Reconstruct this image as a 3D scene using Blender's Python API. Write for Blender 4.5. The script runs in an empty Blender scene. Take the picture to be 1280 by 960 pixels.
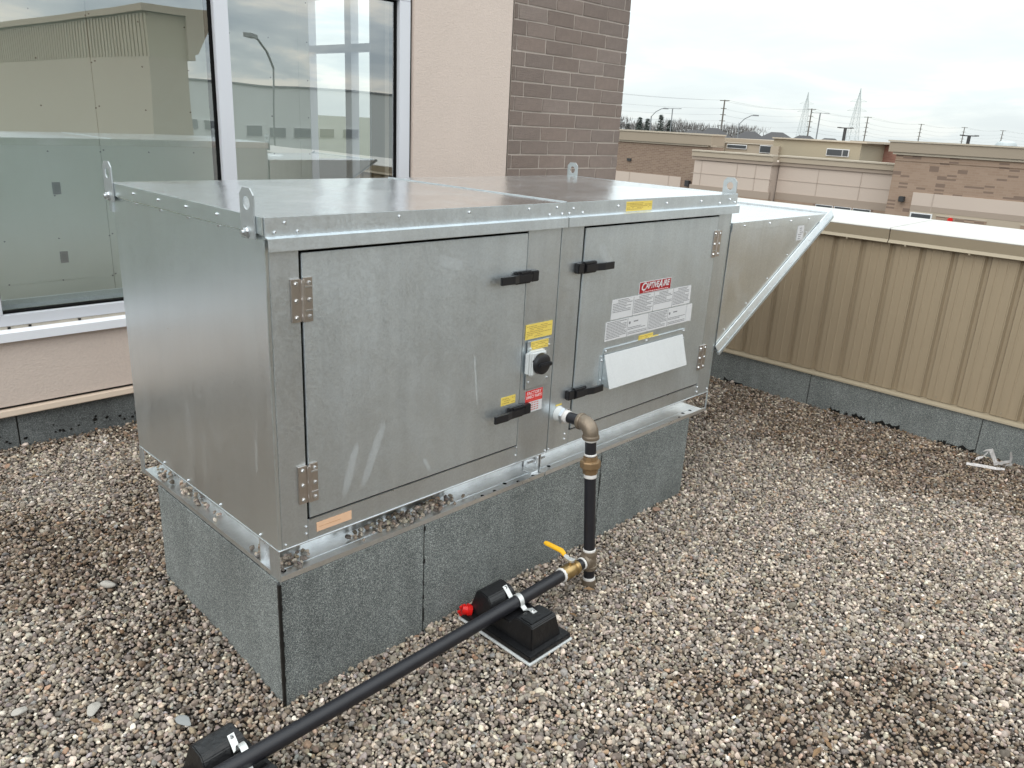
import bpy, bmesh, math, random
import numpy as np
from mathutils import Vector, Matrix
random.seed(7); rng = np.random.default_rng(7)
sc = bpy.context.scene
COL = sc.collection
R = math.radians

# ---------------------------------------------------------------- camera
cam_d = bpy.data.cameras.new('camera'); cam = bpy.data.objects.new('camera', cam_d); COL.objects.link(cam)
cam_d.sensor_width = 36; cam_d.lens = 27.685; cam_d.clip_start = .05; cam_d.clip_end = 3000
_r = Vector((.69964, -.71269, .05077)); _d = Vector((-.19178, -.25576, -.94753)); _f = Vector((.68828, .65319, -.31562))
m = Matrix((( _r.x, -_d.x, -_f.x), (_r.y, -_d.y, -_f.y), (_r.z, -_d.z, -_f.z)))
cam.matrix_world = Matrix.Translation((-.95617, -1.75788, 1.64)) @ m.to_4x4()
sc.camera = cam
# ---------------------------------------------------------------- view, world, sun
sc.view_settings.view_transform = 'Standard'; sc.view_settings.look = 'None'
sc.view_settings.exposure = .55; sc.view_settings.gamma = 1
sc.cycles.max_bounces = 8; sc.cycles.transparent_max_bounces = 12
SUN_DIR = Vector((-.80, -.22, .62)).normalized()   # towards the veiled sun
SUN_EL, SUN_AZ = math.asin(SUN_DIR.z), math.atan2(SUN_DIR.x, SUN_DIR.y)
w = bpy.data.worlds.new('World'); sc.world = w; w.use_nodes = True
nt = w.node_tree; N = nt.nodes; L = nt.links
N.clear()
def nd(t, **k):
    n = N.new(t)
    for a, b in k.items():
        if hasattr(n, a): setattr(n, a, b)
    return n
out = nd('ShaderNodeOutputWorld'); bg = nd('ShaderNodeBackground'); bg.inputs[1].default_value = .1
sky = nd('ShaderNodeTexSky'); sky.sky_type = 'NISHITA'; sky.sun_disc = False; sky.sun_elevation = SUN_EL; sky.sun_rotation = SUN_AZ
tc = nd('ShaderNodeTexCoord'); sep = nd('ShaderNodeSeparateXYZ'); L.new(tc.outputs['Generated'], sep.inputs[0])
def mth(op, a, b=None, c=None):
    n = nd('ShaderNodeMath', operation=op)
    for i, v in enumerate((a, b, c)):
        if v is None: continue
        if isinstance(v, (int, float)): n.inputs[i].default_value = v
        else: L.new(v, n.inputs[i])
    return n.outputs[0]
zc = mth('MAXIMUM', sep.outputs[2], 0.0); den = mth('ADD', zc, .16)
cx = mth('DIVIDE', sep.outputs[0], den); cy = mth('DIVIDE', sep.outputs[1], den)
cmb = nd('ShaderNodeCombineXYZ'); L.new(cx, cmb.inputs[0]); L.new(cy, cmb.inputs[1])
n1 = nd('ShaderNodeTexNoise'); n1.inputs['Scale'].default_value = 1.3; n1.inputs['Detail'].default_value = 9; n1.inputs['Roughness'].default_value = .58; n1.inputs['Distortion'].default_value = .35
L.new(cmb.outputs[0], n1.inputs['Vector'])
rp = nd('ShaderNodeValToRGB'); rp.color_ramp.elements[0].position = .36; rp.color_ramp.elements[0].color = (3.9, 4.5, 5.0, 1)
rp.color_ramp.elements[1].position = .60; rp.color_ramp.elements[1].color = (8.6, 8.3, 7.6, 1)
e = rp.color_ramp.elements.new(.50); e.color = (5.6, 6.1, 6.3, 1)
L.new(n1.outputs[0], rp.inputs[0])
# pale high haze towards the +X side of the sky, as overcast thins out there
az = mth('MULTIPLY_ADD', sep.outputs[1], .75, .55); az = mth('MINIMUM', mth('MAXIMUM', az, 0.0), .80)
mxh = nd('ShaderNodeMix'); mxh.data_type = 'RGBA'; L.new(az, mxh.inputs[0]); L.new(rp.outputs[0], mxh.inputs[6]); mxh.inputs[7].default_value = (6.15, 6.65, 6.7, 1)
grad = mth('MULTIPLY_ADD', zc, 1.9, .97)
vm = nd('ShaderNodeVectorMath', operation='SCALE'); L.new(mxh.outputs[2], vm.inputs[0]); L.new(grad, vm.inputs['Scale'])
mx = nd('ShaderNodeMix'); mx.data_type = 'RGBA'; mx.inputs[0].default_value = .9
L.new(sky.outputs[0], mx.inputs[6]); L.new(vm.outputs[0], mx.inputs[7]); L.new(mx.outputs[2], bg.inputs[0]); L.new(bg.outputs[0], out.inputs[0])
sd = bpy.data.lights.new('sun', 'SUN'); sd.energy = .75; sd.angle = R(55); sd.color = (1, .96, .9)
so = bpy.data.objects.new('sun', sd); COL.objects.link(so)
so.rotation_mode = 'QUATERNION'; so.rotation_quaternion = SUN_DIR.to_track_quat('Z', 'Y')

# ================================================================ materials
def M(name, col, rough=.6, metal=0., var=.12, vs=6., fine=0., fs=200., bump=0., bs=60., spec=.5, obj_var=0., streak=0., col2=None, detail=5):
    mt = bpy.data.materials.new(name); mt.use_nodes = True; t = mt.node_tree; n = t.nodes; l = t.links
    b = n['Principled BSDF']; b.inputs['Roughness'].default_value = rough; b.inputs['Metallic'].default_value = metal
    b.inputs['Specular IOR Level'].default_value = spec
    tcn = n.new('ShaderNodeTexCoord'); V = tcn.outputs['Object']
    def noise(s, d=detail, vec=V):
        q = n.new('ShaderNodeTexNoise'); q.inputs['Scale'].default_value = s; q.inputs['Detail'].default_value = d; l.new(vec, q.inputs['Vector']); return q.outputs[0]
    def ma(op, a, b_, c_=None):
        q = n.new('ShaderNodeMath'); q.operation = op
        for i, v in enumerate((a, b_, c_)):
            if v is None: continue
            if isinstance(v, (int, float)): q.inputs[i].default_value = v
            else: l.new(v, q.inputs[i])
        return q.outputs[0]
    f = ma('MULTIPLY_ADD', noise(vs), 2 * var, 1 - var)
    if fine: f = ma('MULTIPLY', f, ma('MULTIPLY_ADD', noise(fs, 2), 4 * fine, 1 - 2 * fine))
    if streak:
        mp = n.new('ShaderNodeMapping'); mp.inputs['Scale'].default_value = (22, 22, 1.6); l.new(V, mp.inputs[0])
        f = ma('MULTIPLY', f, ma('MULTIPLY_ADD', noise(1, 4, mp.outputs[0]), 2 * streak, 1 - streak))
    if obj_var:
        oi = n.new('ShaderNodeObjectInfo'); f = ma('MULTIPLY', f, ma('MULTIPLY_ADD', oi.outputs['Random'], 2 * obj_var, 1 - obj_var))
    vmn = n.new('ShaderNodeVectorMath'); vmn.operation = 'SCALE'; l.new(f, vmn.inputs['Scale'])
    if col2:
        mix = n.new('ShaderNodeMix'); mix.data_type = 'RGBA'
        if obj_var:
            oi2 = n.new('ShaderNodeObjectInfo'); sg = ma('FRACT', ma('MULTIPLY', oi2.outputs['Random'], 7.31), 0)
            l.new(sg, mix.inputs[0])
        else:
            l.new(ma('MULTIPLY_ADD', noise(vs * 1.7), 3.0, -1.0), mix.inputs[0]); 
            mix.clamp_factor = True
        mix.inputs[6].default_value = (*col, 1); mix.inputs[7].default_value = (*col2, 1); l.new(mix.outputs[2], vmn.inputs[0])
    else: vmn.inputs[0].default_value = col
    l.new(vmn.outputs[0], b.inputs['Base Color'])
    if bump:
        bn = n.new('ShaderNodeBump'); bn.inputs['Strength'].default_value = bump; bn.inputs['Distance'].default_value = .01
        l.new(noise(bs, 6), bn.inputs['Height']); l.new(bn.outputs[0], b.inputs['Normal'])
    return mt

def galv(name, base, r0, r1, spangle=.10, ox=.25, bump=.03, metal=1.0, wave=0., strk=.22, smears=()):
    mt = bpy.data.materials.new(name); mt.use_nodes = True; t = mt.node_tree; n = t.nodes; l = t.links
    b = n['Principled BSDF']
    tcn = n.new('ShaderNodeTexCoord'); V = tcn.outputs['Object']
    def mp(s):
        q = n.new('ShaderNodeMapping'); q.inputs['Scale'].default_value = s; l.new(V, q.inputs[0]); return q.outputs[0]
    def ma(op, a, b_, c_=None):
        q = n.new('ShaderNodeMath'); q.operation = op
        for i, v in enumerate((a, b_, c_)):
            if v is None: continue
            if isinstance(v, (int, float)): q.inputs[i].default_value = v
            else: l.new(v, q.inputs[i])
        return q.outputs[0]
    def noise(s, d=5, vec=V, dist=0):
        q = n.new('ShaderNodeTexNoise'); q.inputs['Scale'].default_value = s; q.inputs['Detail'].default_value = d; q.inputs['Distortion'].default_value = dist; l.new(vec, q.inputs['Vector']); return q.outputs[0]
    vo = n.new('ShaderNodeTexVoronoi'); vo.inputs['Scale'].default_value = 190; l.new(V, vo.inputs['Vector'])
    sp = n.new('ShaderNodeSeparateColor'); l.new(vo.outputs['Color'], sp.inputs[0])
    sA = ma('MULTIPLY_ADD', sp.outputs[0], 2 * spangle, 1 - spangle)
    blot = ma('MULTIPLY_ADD', noise(2.6, 6, V, .6), .16, .92)
    stk = ma('MULTIPLY_ADD', noise(1, 4, mp((26, 26, 1.3))), strk, 1 - strk / 2)
    f = ma('MULTIPLY', ma('MULTIPLY', sA, blot), stk)
    vmn = n.new('ShaderNodeVectorMath'); vmn.operation = 'SCALE'; vmn.inputs[0].default_value = base; l.new(f, vmn.inputs['Scale'])
    # white oxide haze and scuffs: patches that are duller and paler
    oxn = noise(5.5, 8, mp((1, 1, .45)), 1.2)
    cl = n.new('ShaderNodeMapRange'); cl.inputs[1].default_value = .52; cl.inputs[2].default_value = .74; cl.inputs[3].default_value = 0; cl.inputs[4].default_value = ox; l.new(oxn, cl.inputs[0])
    oxm = cl.outputs[0]
    if smears:      # wiped hand and glove marks, each where it is on the sheet
        sx = n.new('ShaderNodeSeparateXYZ'); l.new(V, sx.inputs[0])
        for (axn, ca, cz, ra, rz, ang, amt) in smears:
            a_ = ma('SUBTRACT', sx.outputs[axn], ca); z_ = ma('SUBTRACT', sx.outputs[2], cz); cs, sn = math.cos(ang), math.sin(ang)
            u_ = ma('ADD', ma('MULTIPLY', a_, cs), ma('MULTIPLY', z_, sn)); v_ = ma('SUBTRACT', ma('MULTIPLY', z_, cs), ma('MULTIPLY', a_, sn))
            wob = ma('MULTIPLY_ADD', noise(14, 3), ra * 1.6, -ra * .8); u2 = ma('ADD', u_, wob)
            d_ = ma('ADD', ma('POWER', ma('DIVIDE', ma('ABSOLUTE', u2, None), ra), 2), ma('POWER', ma('DIVIDE', ma('ABSOLUTE', v_, None), rz), 4))
            mk = n.new('ShaderNodeMapRange'); mk.inputs[1].default_value = 1.1; mk.inputs[2].default_value = .3; mk.inputs[3].default_value = 0; mk.inputs[4].default_value = amt; l.new(d_, mk.inputs[0])
            oxm = ma('MAXIMUM', oxm, ma('MULTIPLY', mk.outputs[0], ma('MULTIPLY_ADD', noise(60, 4), .9, .45)))
    mix = n.new('ShaderNodeMix'); mix.data_type = 'RGBA'; l.new(oxm, mix.inputs[0]); l.new(vmn.outputs[0], mix.inputs[6]); mix.inputs[7].default_value = (.52, .54, .54, 1)
    l.new(mix.outputs[2], b.inputs['Base Color'])
    l.new(ma('MULTIPLY_ADD', oxm, -.7 * metal, metal), b.inputs['Metallic'])
    rr = ma('MULTIPLY_ADD', noise(9, 6), (r1 - r0), r0); rr = ma('ADD', rr, ma('MULTIPLY', sp.outputs[1], .08)); rr = ma('ADD', rr, ma('MULTIPLY', oxm, .25))
    l.new(rr, b.inputs['Roughness'])
    h = noise(3.1, 3)
    if wave: h = ma('ADD', h, ma('MULTIPLY', noise(1, 3, mp((22, 80, 1))), wave))
    bn = n.new('ShaderNodeBump'); bn.inputs['Strength'].default_value = bump; bn.inputs['Distance'].default_value = .05
    l.new(h, bn.inputs['Height']); l.new(bn.outputs[0], b.inputs['Normal'])
    return mt

def granule(name, dark, light, sc_=420):
    mt = bpy.data.materials.new(name); mt.use_nodes = True; t = mt.node_tree; n = t.nodes; l = t.links
    b = n['Principled BSDF']; b.inputs['Roughness'].default_value = .9
    tcn = n.new('ShaderNodeTexCoord'); V = tcn.outputs['Object']
    vo = n.new('ShaderNodeTexVoronoi'); vo.inputs['Scale'].default_value = sc_; l.new(V, vo.inputs['Vector'])
    sp = n.new('ShaderNodeSeparateColor'); l.new(vo.outputs['Color'], sp.inputs[0])
    r = n.new('ShaderNodeValToRGB'); r.color_ramp.elements[0].color = (*dark, 1); r.color_ramp.elements[1].color = (*light, 1)
    r.color_ramp.elements[0].position = .1; e = r.color_ramp.elements.new(.7); e.color = tuple(.68 * dark[i] + .32 * light[i] for i in range(3)) + (1,)
    l.new(sp.outputs[0], r.inputs[0])
    no = n.new('ShaderNodeTexNoise'); no.inputs['Scale'].default_value = 3.2; no.inputs['Detail'].default_value = 7; no.inputs['Roughness'].default_value = .62; l.new(V, no.inputs['Vector'])
    mr = n.new('ShaderNodeMapRange'); mr.inputs[1].default_value = .3; mr.inputs[2].default_value = .7; mr.inputs[3].default_value = .78; mr.inputs[4].default_value = 1.18; l.new(no.outputs[0], mr.inputs[0])
    mpp = n.new('ShaderNodeMapping'); mpp.inputs['Scale'].default_value = (16, 16, 1.8); l.new(V, mpp.inputs[0]); no2 = n.new('ShaderNodeTexNoise'); no2.inputs['Scale'].default_value = 1; no2.inputs['Detail'].default_value = 5; l.new(mpp.outputs[0], no2.inputs['Vector'])
    mr2 = n.new('ShaderNodeMapRange'); mr2.inputs[1].default_value = .3; mr2.inputs[2].default_value = .7; mr2.inputs[3].default_value = .88; mr2.inputs[4].default_value = 1.10; l.new(no2.outputs[0], mr2.inputs[0])
    mq = n.new('ShaderNodeMath'); mq.operation = 'MULTIPLY'; l.new(mr.outputs[0], mq.inputs[0]); l.new(mr2.outputs[0], mq.inputs[1])
    v = n.new('ShaderNodeVectorMath'); v.operation = 'SCALE'; l.new(r.outputs[0], v.inputs[0]); l.new(mq.outputs[0], v.inputs['Scale'])
    l.new(v.outputs[0], b.inputs['Base Color'])
    bn = n.new('ShaderNodeBump'); bn.inputs['Strength'].default_value = .35; bn.inputs['Distance'].default_value = .002; l.new(sp.outputs[1], bn.inputs['Height']); l.new(bn.outputs[0], b.inputs['Normal'])
    return mt

G_front = galv('galvanized_front', (.70, .755, .785), .38, .48, .045, .09, .012, smears=[(0, .235 - 1.12, .665 - .386, .014, .085, -.28, .30), (0, .315 - 1.12, .690 - .386, .017, .105, -.38, .28), (0, .59 - 1.12, 1.235 - .386, .055, .018, -.25, .18), (0, .72 - 1.12, .84 - .386, .004, .09, .12, .45), (0, .52 - 1.12, .60 - .386, .008, .03, .5, .3), (0, 1.35 - 1.12, 1.20 - .386, .02, .05, .7, .18)])
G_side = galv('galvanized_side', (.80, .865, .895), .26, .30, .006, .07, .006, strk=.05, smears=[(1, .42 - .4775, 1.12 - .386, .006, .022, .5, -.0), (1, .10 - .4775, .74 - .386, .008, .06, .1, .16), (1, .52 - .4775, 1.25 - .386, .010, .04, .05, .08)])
G_top = galv('galvanized_top', (.88, .91, .93), .10, .20, .03, .12, .045, wave=.40)
G_trim = galv('galvanized_trim', (.70, .75, .78), .34, .42, .04, .12, .015)
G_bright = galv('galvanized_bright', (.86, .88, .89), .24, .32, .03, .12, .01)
G_hood = galv('galvanized_hood', (.80, .84, .86), .30, .36, .05, .16, .015)
LUG = M('lug_steel', (.40, .43, .44), .45, .55, .12, 30)
HINGE = M('hinge_steel', (.62, .57, .53), .34, 1., .1, 30)
SCREW = M('screw_zinc', (.72, .74, .76), .28, 1., .1)
GASKET = M('black_gasket', (.006, .006, .006), .8, spec=.1)
LATCH = M('latch_plastic', (.012, .012, .014), .38, 0, .2, 40)
PIPE = M('black_pipe', (.013, .013, .017), .42, .0, .3, 18, bump=.05, bs=200)
IRON = M('malleable_iron', (.23, .185, .14), .42, .55, .25, 40, bump=.12, bs=150)
BRASS = M('brass', (.42, .29, .13), .36, .85, .2, 50)
BRONZE = M('bronze_union', (.28, .185, .10), .42, .6, .25, 50)
TAPE = M('thread_tape', (.72, .70, .68), .7, 0, .1, 80, bump=.2, bs=300)
WHITEPL = M('white_plastic', (.62, .64, .64), .45, 0, .05)
YELLOW = M('yellow_vinyl', (.85, .47, .02), .42, 0, .1, 60)
RUBBER = M('black_rubber', (.007, .007, .008), .33, 0, .35, 25, bump=.25, bs=45, streak=.0)
STRAP = M('strap_zinc', (.66, .67, .66), .4, .5, .12, 60)
REDPL = M('red_plastic', (.62, .01, .008), .32, 0, .1)
LBL_Y = M('label_yellow', (.78, .60, .13), .5, 0, .05)
LBL_W = M('label_white', (.66, .66, .67), .5, 0, .04)
LBL_R = M('label_red', (.72, .035, .03), .45, 0, .05)
LBL_DR = M('label_dark_red', (.36, .012, .02), .4, 0, .05)
LBL_O = M('label_orange', (.80, .52, .34), .5, 0, .04)
INK = M('ink_grey', (.22, .22, .23), .7); INK_Y = M('ink_brown', (.40, .28, .07), .7); INK_R = M('ink_red', (.62, .12, .10), .6); INK_O = M('ink_orange', (.50, .27, .14), .7); INK_P = M('ink_pink', (.88, .74, .74), .6)
POUCH = galv('pouch_steel', (.74, .76, .77), .5, .58, .02, .3, .01, metal=.6, strk=.05)
MEMB = granule('granule_membrane', (.075, .085, .088), (.45, .475, .45), 520)
MEMB_D = granule('granule_membrane_dark', (.055, .060, .061), (.28, .295, .29), 520)
BITUMEN = M('bitumen', (.008, .008, .008), .4)
STUCCO = M('stucco', (.61, .51, .45), .9, 0, .06, 2.5, .04, 90, .30, 120)
STUCCO_T = M('stucco_trim', (.62, .50, .40), .8, 0, .05)
SILL = M('white_sill', (.80, .81, .85), .4, 0, .04, 3)
FRAME = M('window_frame', (.66, .67, .71), .38, .15, .04, 3)
CAULK = M('caulk', (.48, .43, .36), .8, 0, .15, 30, bump=.3, bs=60)
MORTAR = M('mortar', (.39, .335, .295), .95, 0, .1, 30, .1, 200, .4, 160)
BRICK = M('brick_face', (.205, .158, .135), .92, 0, .16, 22, .10, 260, .6, 120, obj_var=.10, col2=(.21, .168, .147))
SIDING = M('siding_tan', (.335, .266, .182), .42, .1, .06, 2.5, 0, 200, .02, 3, streak=.09)
COPING_F = M('coping_fascia', (.32, .265, .19), .4, .1, .06)
COPING_H = M('coping_hem', (.33, .275, .195), .4, .1, .05)
COPING_T = M('coping_top', (.50, .485, .455), .45, 0, .06, 2, bump=.03, bs=3)
SHEATH = M('sheathing', (.72, .735, .66), .9, 0, .06, 2)
INT_D = M('interior_dark', (.10, .10, .10), .9); INT_C = M('interior_ceiling', (.55, .55, .53), .9)
SOIL = M('gravel_bed_soil', (.030, .024, .019), .95, 0, .4, 30, .2, 200, 1., 60)
ASPH = M('asphalt', (.055, .055, .057), .9, 0, .2, .4)
FIELD = M('field_grass', (.10, .10, .055), .95, 0, .3, .05)
TANW = M('render_tan', (.36, .31, .225), .85, 0, .04, .6); TANL = M('render_tan_light', (.39, .325, .25), .85, 0, .04, .6); FASC = M('fascia_tan', (.31, .255, .195), .8, 0, .05, .6)
JOINT = M('render_joint', (.40, .33, .28), .9)
PINK = M('render_pink', (.50, .415, .355), .88, 0, .04, .6); BAND = M('render_band', (.33, .265, .215), .88, 0, .04, .6); COPE = M('far_coping', (.45, .39, .31), .6)
WAREH = M('warehouse_grey', (.62, .63, .61), .8, 0, .04, .3); GLASSD = M('dark_glass', (.05, .055, .06), .45, 0, .05); WHITEF = M('white_frame', (.7, .7, .7), .5)
POLE = M('pole_steel', (.24, .25, .26), .5, .5); POLED = M('pole_dark', (.03, .03, .032), .5); WOODP = M('wood_pole', (.13, .115, .10), .9); PYL = M('pylon_steel', (.46, .50, .51), .6, .3)
WIRE = M('power_wire', (.40, .42, .43), .6); ROOFS = M('shingle_roof', (.07, .068, .07), .9); HWALL = M('house_wall', (.32, .22, .17), .9)
LEAFD = M('conifer_needles', (.055, .07, .06), .9, 0, .3, 1.); TWIG = M('bare_twigs', (.17, .16, .155), .95); BARK = M('bark', (.08, .065, .05), .95)  # twigs greyed and paled to put distance haze into their colour
FOIL = M('scrap_foil', (.50, .475, .47), .35, .5, .1, 60, bump=.6, bs=90)

def farbrick(name, c1, c2, mort, bw=.3, bh=.1, darks=.0):
    mt = bpy.data.materials.new(name); mt.use_nodes = True; t = mt.node_tree; n = t.nodes; l = t.links
    b = n['Principled BSDF']; b.inputs['Roughness'].default_value = .9
    tcn = n.new('ShaderNodeTexCoord'); sp = n.new('ShaderNodeSeparateXYZ'); l.new(tcn.outputs['Object'], sp.inputs[0])
    ad = n.new('ShaderNodeMath'); l.new(sp.outputs[0], ad.inputs[0]); l.new(sp.outputs[1], ad.inputs[1])
    cb = n.new('ShaderNodeCombineXYZ'); l.new(ad.outputs[0], cb.inputs[0]); l.new(sp.outputs[2], cb.inputs[1])
    br = n.new('ShaderNodeTexBrick'); br.inputs['Scale'].default_value = 1; br.inputs['Brick Width'].default_value = bw; br.inputs['Row Height'].default_value = bh
    br.inputs['Mortar Size'].default_value = .008; br.inputs['Color1'].default_value = (*c1, 1); br.inputs['Color2'].default_value = (*c2, 1); br.inputs['Mortar'].default_value = (*mort, 1); br.inputs['Bias'].default_value = -.1
    l.new(cb.outputs[0], br.inputs['Vector'])
    if darks:
        q = n.new('ShaderNodeVectorMath'); q.operation = 'MULTIPLY'; q.inputs[1].default_value = (1 / (bw * 1.3), 1 / (bh * .8), 0); l.new(cb.outputs[0], q.inputs[0])
        fl = n.new('ShaderNodeVectorMath'); fl.operation = 'FLOOR'; l.new(q.outputs[0], fl.inputs[0])
        wn = n.new('ShaderNodeTexWhiteNoise'); wn.noise_dimensions = '2D'; l.new(fl.outputs[0], wn.inputs['Vector'])
        lt = n.new('ShaderNodeMath'); lt.operation = 'LESS_THAN'; lt.inputs[1].default_value = darks; l.new(wn.outputs[0], lt.inputs[0])
        mx = n.new('ShaderNodeMix'); mx.data_type = 'RGBA'; l.new(lt.outputs[0], mx.inputs[0]); l.new(br.outputs[0], mx.inputs[6]); mx.inputs[7].default_value = (.185, .13, .10, 1)
        l.new(mx.outputs[2], b.inputs['Base Color'])
    else: l.new(br.outputs[0], b.inputs['Base Color'])
    return mt
FB1 = farbrick('far_brick_brown', (.20, .135, .10), (.25, .18, .13), (.30, .24, .19))
FB2 = farbrick('far_brick_tan', (.28, .195, .14), (.32, .23, .17), (.31, .23, .18), .3, .1, .14)
FB3 = farbrick('far_brick_red', (.25, .12, .09), (.30, .16, .12), (.28, .17, .13))

GLASS = bpy.data.materials.new('window_glass'); GLASS.use_nodes = True
t = GLASS.node_tree; t.nodes.clear()
o_ = t.nodes.new('ShaderNodeOutputMaterial'); mxs = t.nodes.new('ShaderNodeMixShader'); tr = t.nodes.new('ShaderNodeBsdfTransparent'); gl = t.nodes.new('ShaderNodeBsdfGlossy')
tr.inputs[0].default_value = (.90, .96, .94, 1); gl.inputs[0].default_value = (.95, .97, .97, 1); gl.inputs['Roughness'].default_value = 0
lw = t.nodes.new('ShaderNodeLayerWeight'); lw.inputs[0].default_value = .5
fp = t.nodes.new('ShaderNodeMath'); fp.operation = 'POWER'; fp.inputs[1].default_value = 4; t.links.new(lw.outputs['Facing'], fp.inputs[0])
# float glass is never perfectly flat: long faint waves
tcg = t.nodes.new('ShaderNodeTexCoord'); ng = t.nodes.new('ShaderNodeTexNoise'); ng.inputs['Scale'].default_value = 1.6; ng.inputs['Detail'].default_value = 1; t.links.new(tcg.outputs['Object'], ng.inputs['Vector'])
bg_ = t.nodes.new('ShaderNodeBump'); bg_.inputs['Strength'].default_value = .05; bg_.inputs['Distance'].default_value = .02; t.links.new(ng.outputs[0], bg_.inputs['Height']); t.links.new(bg_.outputs[0], gl.inputs['Normal'])
adm = t.nodes.new('ShaderNodeMath'); adm.operation = 'ADD'; adm.inputs[1].default_value = .42; adm.use_clamp = True; t.links.new(fp.outputs[0], adm.inputs[0])
t.links.new(adm.outputs[0], mxs.inputs[0]); t.links.new(tr.outputs[0], mxs.inputs[1]); t.links.new(gl.outputs[0], mxs.inputs[2]); t.links.new(mxs.outputs[0], o_.inputs[0])

# ================================================================ mesh helpers
ORG = {}
def orig(o): return ORG.get(o.name, Vector((0, 0, 0))) if o else Vector((0, 0, 0))
class MB:
    def __init__(s): s.bm = bmesh.new()
    def poly(s, pts): s.bm.faces.new([s.bm.verts.new(p) for p in pts]); return s
    def box(s, x0, x1, y0, y1, z0, z1, rot=0, piv=None):
        c = [(x, y, z) for z in (z0, z1) for x, y in ((x0, y0), (x1, y0), (x1, y1), (x0, y1))]
        if rot:
            a, b = piv or ((x0 + x1) / 2, (y0 + y1) / 2); cs, sn = math.cos(rot), math.sin(rot)
            c = [(a + (x - a) * cs - (y - b) * sn, b + (x - a) * sn + (y - b) * cs, z) for x, y, z in c]
        v = [s.bm.verts.new(p) for p in c]
        for f in ((0, 3, 2, 1), (4, 5, 6, 7), (0, 1, 5, 4), (1, 2, 6, 5), (2, 3, 7, 6), (3, 0, 4, 7)): s.bm.faces.new([v[i] for i in f])
        return s
    def prism(s, pts, d):
        d = Vector(d); a = [s.bm.verts.new(p) for p in pts]; b = [s.bm.verts.new(Vector(p) + d) for p in pts]; k = len(a)
        s.bm.faces.new(a); s.bm.faces.new(b[::-1])
        for i in range(k): s.bm.faces.new((a[i], b[i], b[(i + 1) % k], a[(i + 1) % k]))
        return s
    def lathe(s, p0, p1, prof, n=20):
        p0 = Vector(p0); p1 = Vector(p1); ax = (p1 - p0); Lg = ax.length; ax.normalize()
        u = ax.orthogonal().normalized(); v = ax.cross(u); rings = []
        for tt, r in prof:
            c = p0 + ax * (tt * Lg)
            rings.append([s.bm.verts.new(c + (u * math.cos(2 * math.pi * i / n) + v * math.sin(2 * math.pi * i / n)) * max(r, 1e-5)) for i in range(n)])
        for a, b in zip(rings, rings[1:]):
            for i in range(n): s.bm.faces.new((a[i], a[(i + 1) % n], b[(i + 1) % n], b[i]))
        s.bm.faces.new(rings[0][::-1]); s.bm.faces.new(rings[-1])
        return s
    def cyl(s, p0, p1, r, n=16, r1=None): return s.lathe(p0, p1, [(0, r), (1, r if r1 is None else r1)], n)
    def tube(s, pts, rad, n=14):
        pts = [Vector(p) for p in pts]; rs = rad if isinstance(rad, (list, tuple)) else [rad] * len(pts); rings = []
        u = None
        for i, p in enumerate(pts):
            d = (pts[min(i + 1, len(pts) - 1)] - pts[max(i - 1, 0)]).normalized()
            u = d.orthogonal().normalized() if u is None else (u - d * u.dot(d)).normalized(); v = d.cross(u)
            rings.append([s.bm.verts.new(p + (u * math.cos(2 * math.pi * k / n) + v * math.sin(2 * math.pi * k / n)) * rs[i]) for k in range(n)])
        for a, b in zip(rings, rings[1:]):
            for i in range(n): s.bm.faces.new((a[i], a[(i + 1) % n], b[(i + 1) % n], b[i]))
        s.bm.faces.new(rings[0][::-1]); s.bm.faces.new(rings[-1])
        return s
    def mesh(s, name, mat, bevel=0, smooth=False, sub=None):
        bm = s.bm
        if sub is not None: bmesh.ops.translate(bm, verts=bm.verts, vec=-sub)
        bmesh.ops.recalc_face_normals(bm, faces=bm.faces)
        if bevel: bmesh.ops.bevel(bm, geom=list(bm.edges), offset=bevel, segments=2, affect='EDGES', clamp_overlap=True)
        me = bpy.data.meshes.new(name); bm.to_mesh(me); bm.free()
        if smooth:
            me.polygons.foreach_set('use_smooth', [True] * len(me.polygons))
            try: me.set_sharp_from_angle(angle=R(35))
            except Exception: pass
        me.materials.append(mat)
        return me
    def build(s, name, mat, parent=None, bevel=0, smooth=False, **k):
        me = s.mesh(name, mat, bevel, smooth, orig(parent)); return put(name, me, parent, **k)
def put(name, me, parent=None, loc=(0, 0, 0), kind=None, label=None):
    o = bpy.data.objects.new(name, me); COL.objects.link(o); o.parent = parent; o.location = loc
    ORG[o.name] = orig(parent) + Vector(loc)
    if kind: o['kind'] = kind
    if label: o['label'] = label
    return o
def thing(name, loc, label, cat, group=None):
    o = bpy.data.objects.new(name, None); COL.objects.link(o); o.location = loc; o.empty_display_size = .1
    ORG[o.name] = Vector(loc); o['label'] = label; o['category'] = cat
    if group: o['group'] = group
    return o
def tag(o, label, cat, group=None):
    o['label'] = label; o['category'] = cat
    if group: o['group'] = group
    return o
def recenter(o):
    # puts a mesh thing's origin at the bottom middle of its mesh
    v = np.array([q.co[:] for q in o.data.vertices]); c = Vector(((v[:, 0].min() + v[:, 0].max()) / 2, (v[:, 1].min() + v[:, 1].max()) / 2, v[:, 2].min()))
    o.data.transform(Matrix.Translation(-c)); o.location = o.location + c
    return o
def dup(o, parent=None, **k):
    c = o.copy(); COL.objects.link(c); c.parent = parent if parent else o.parent
    for ch in list(o.children): dup(ch, c)
    for a, b in k.items():
        if a in ('loc',): c.location = b
        else: c[a] = b
    return c
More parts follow.
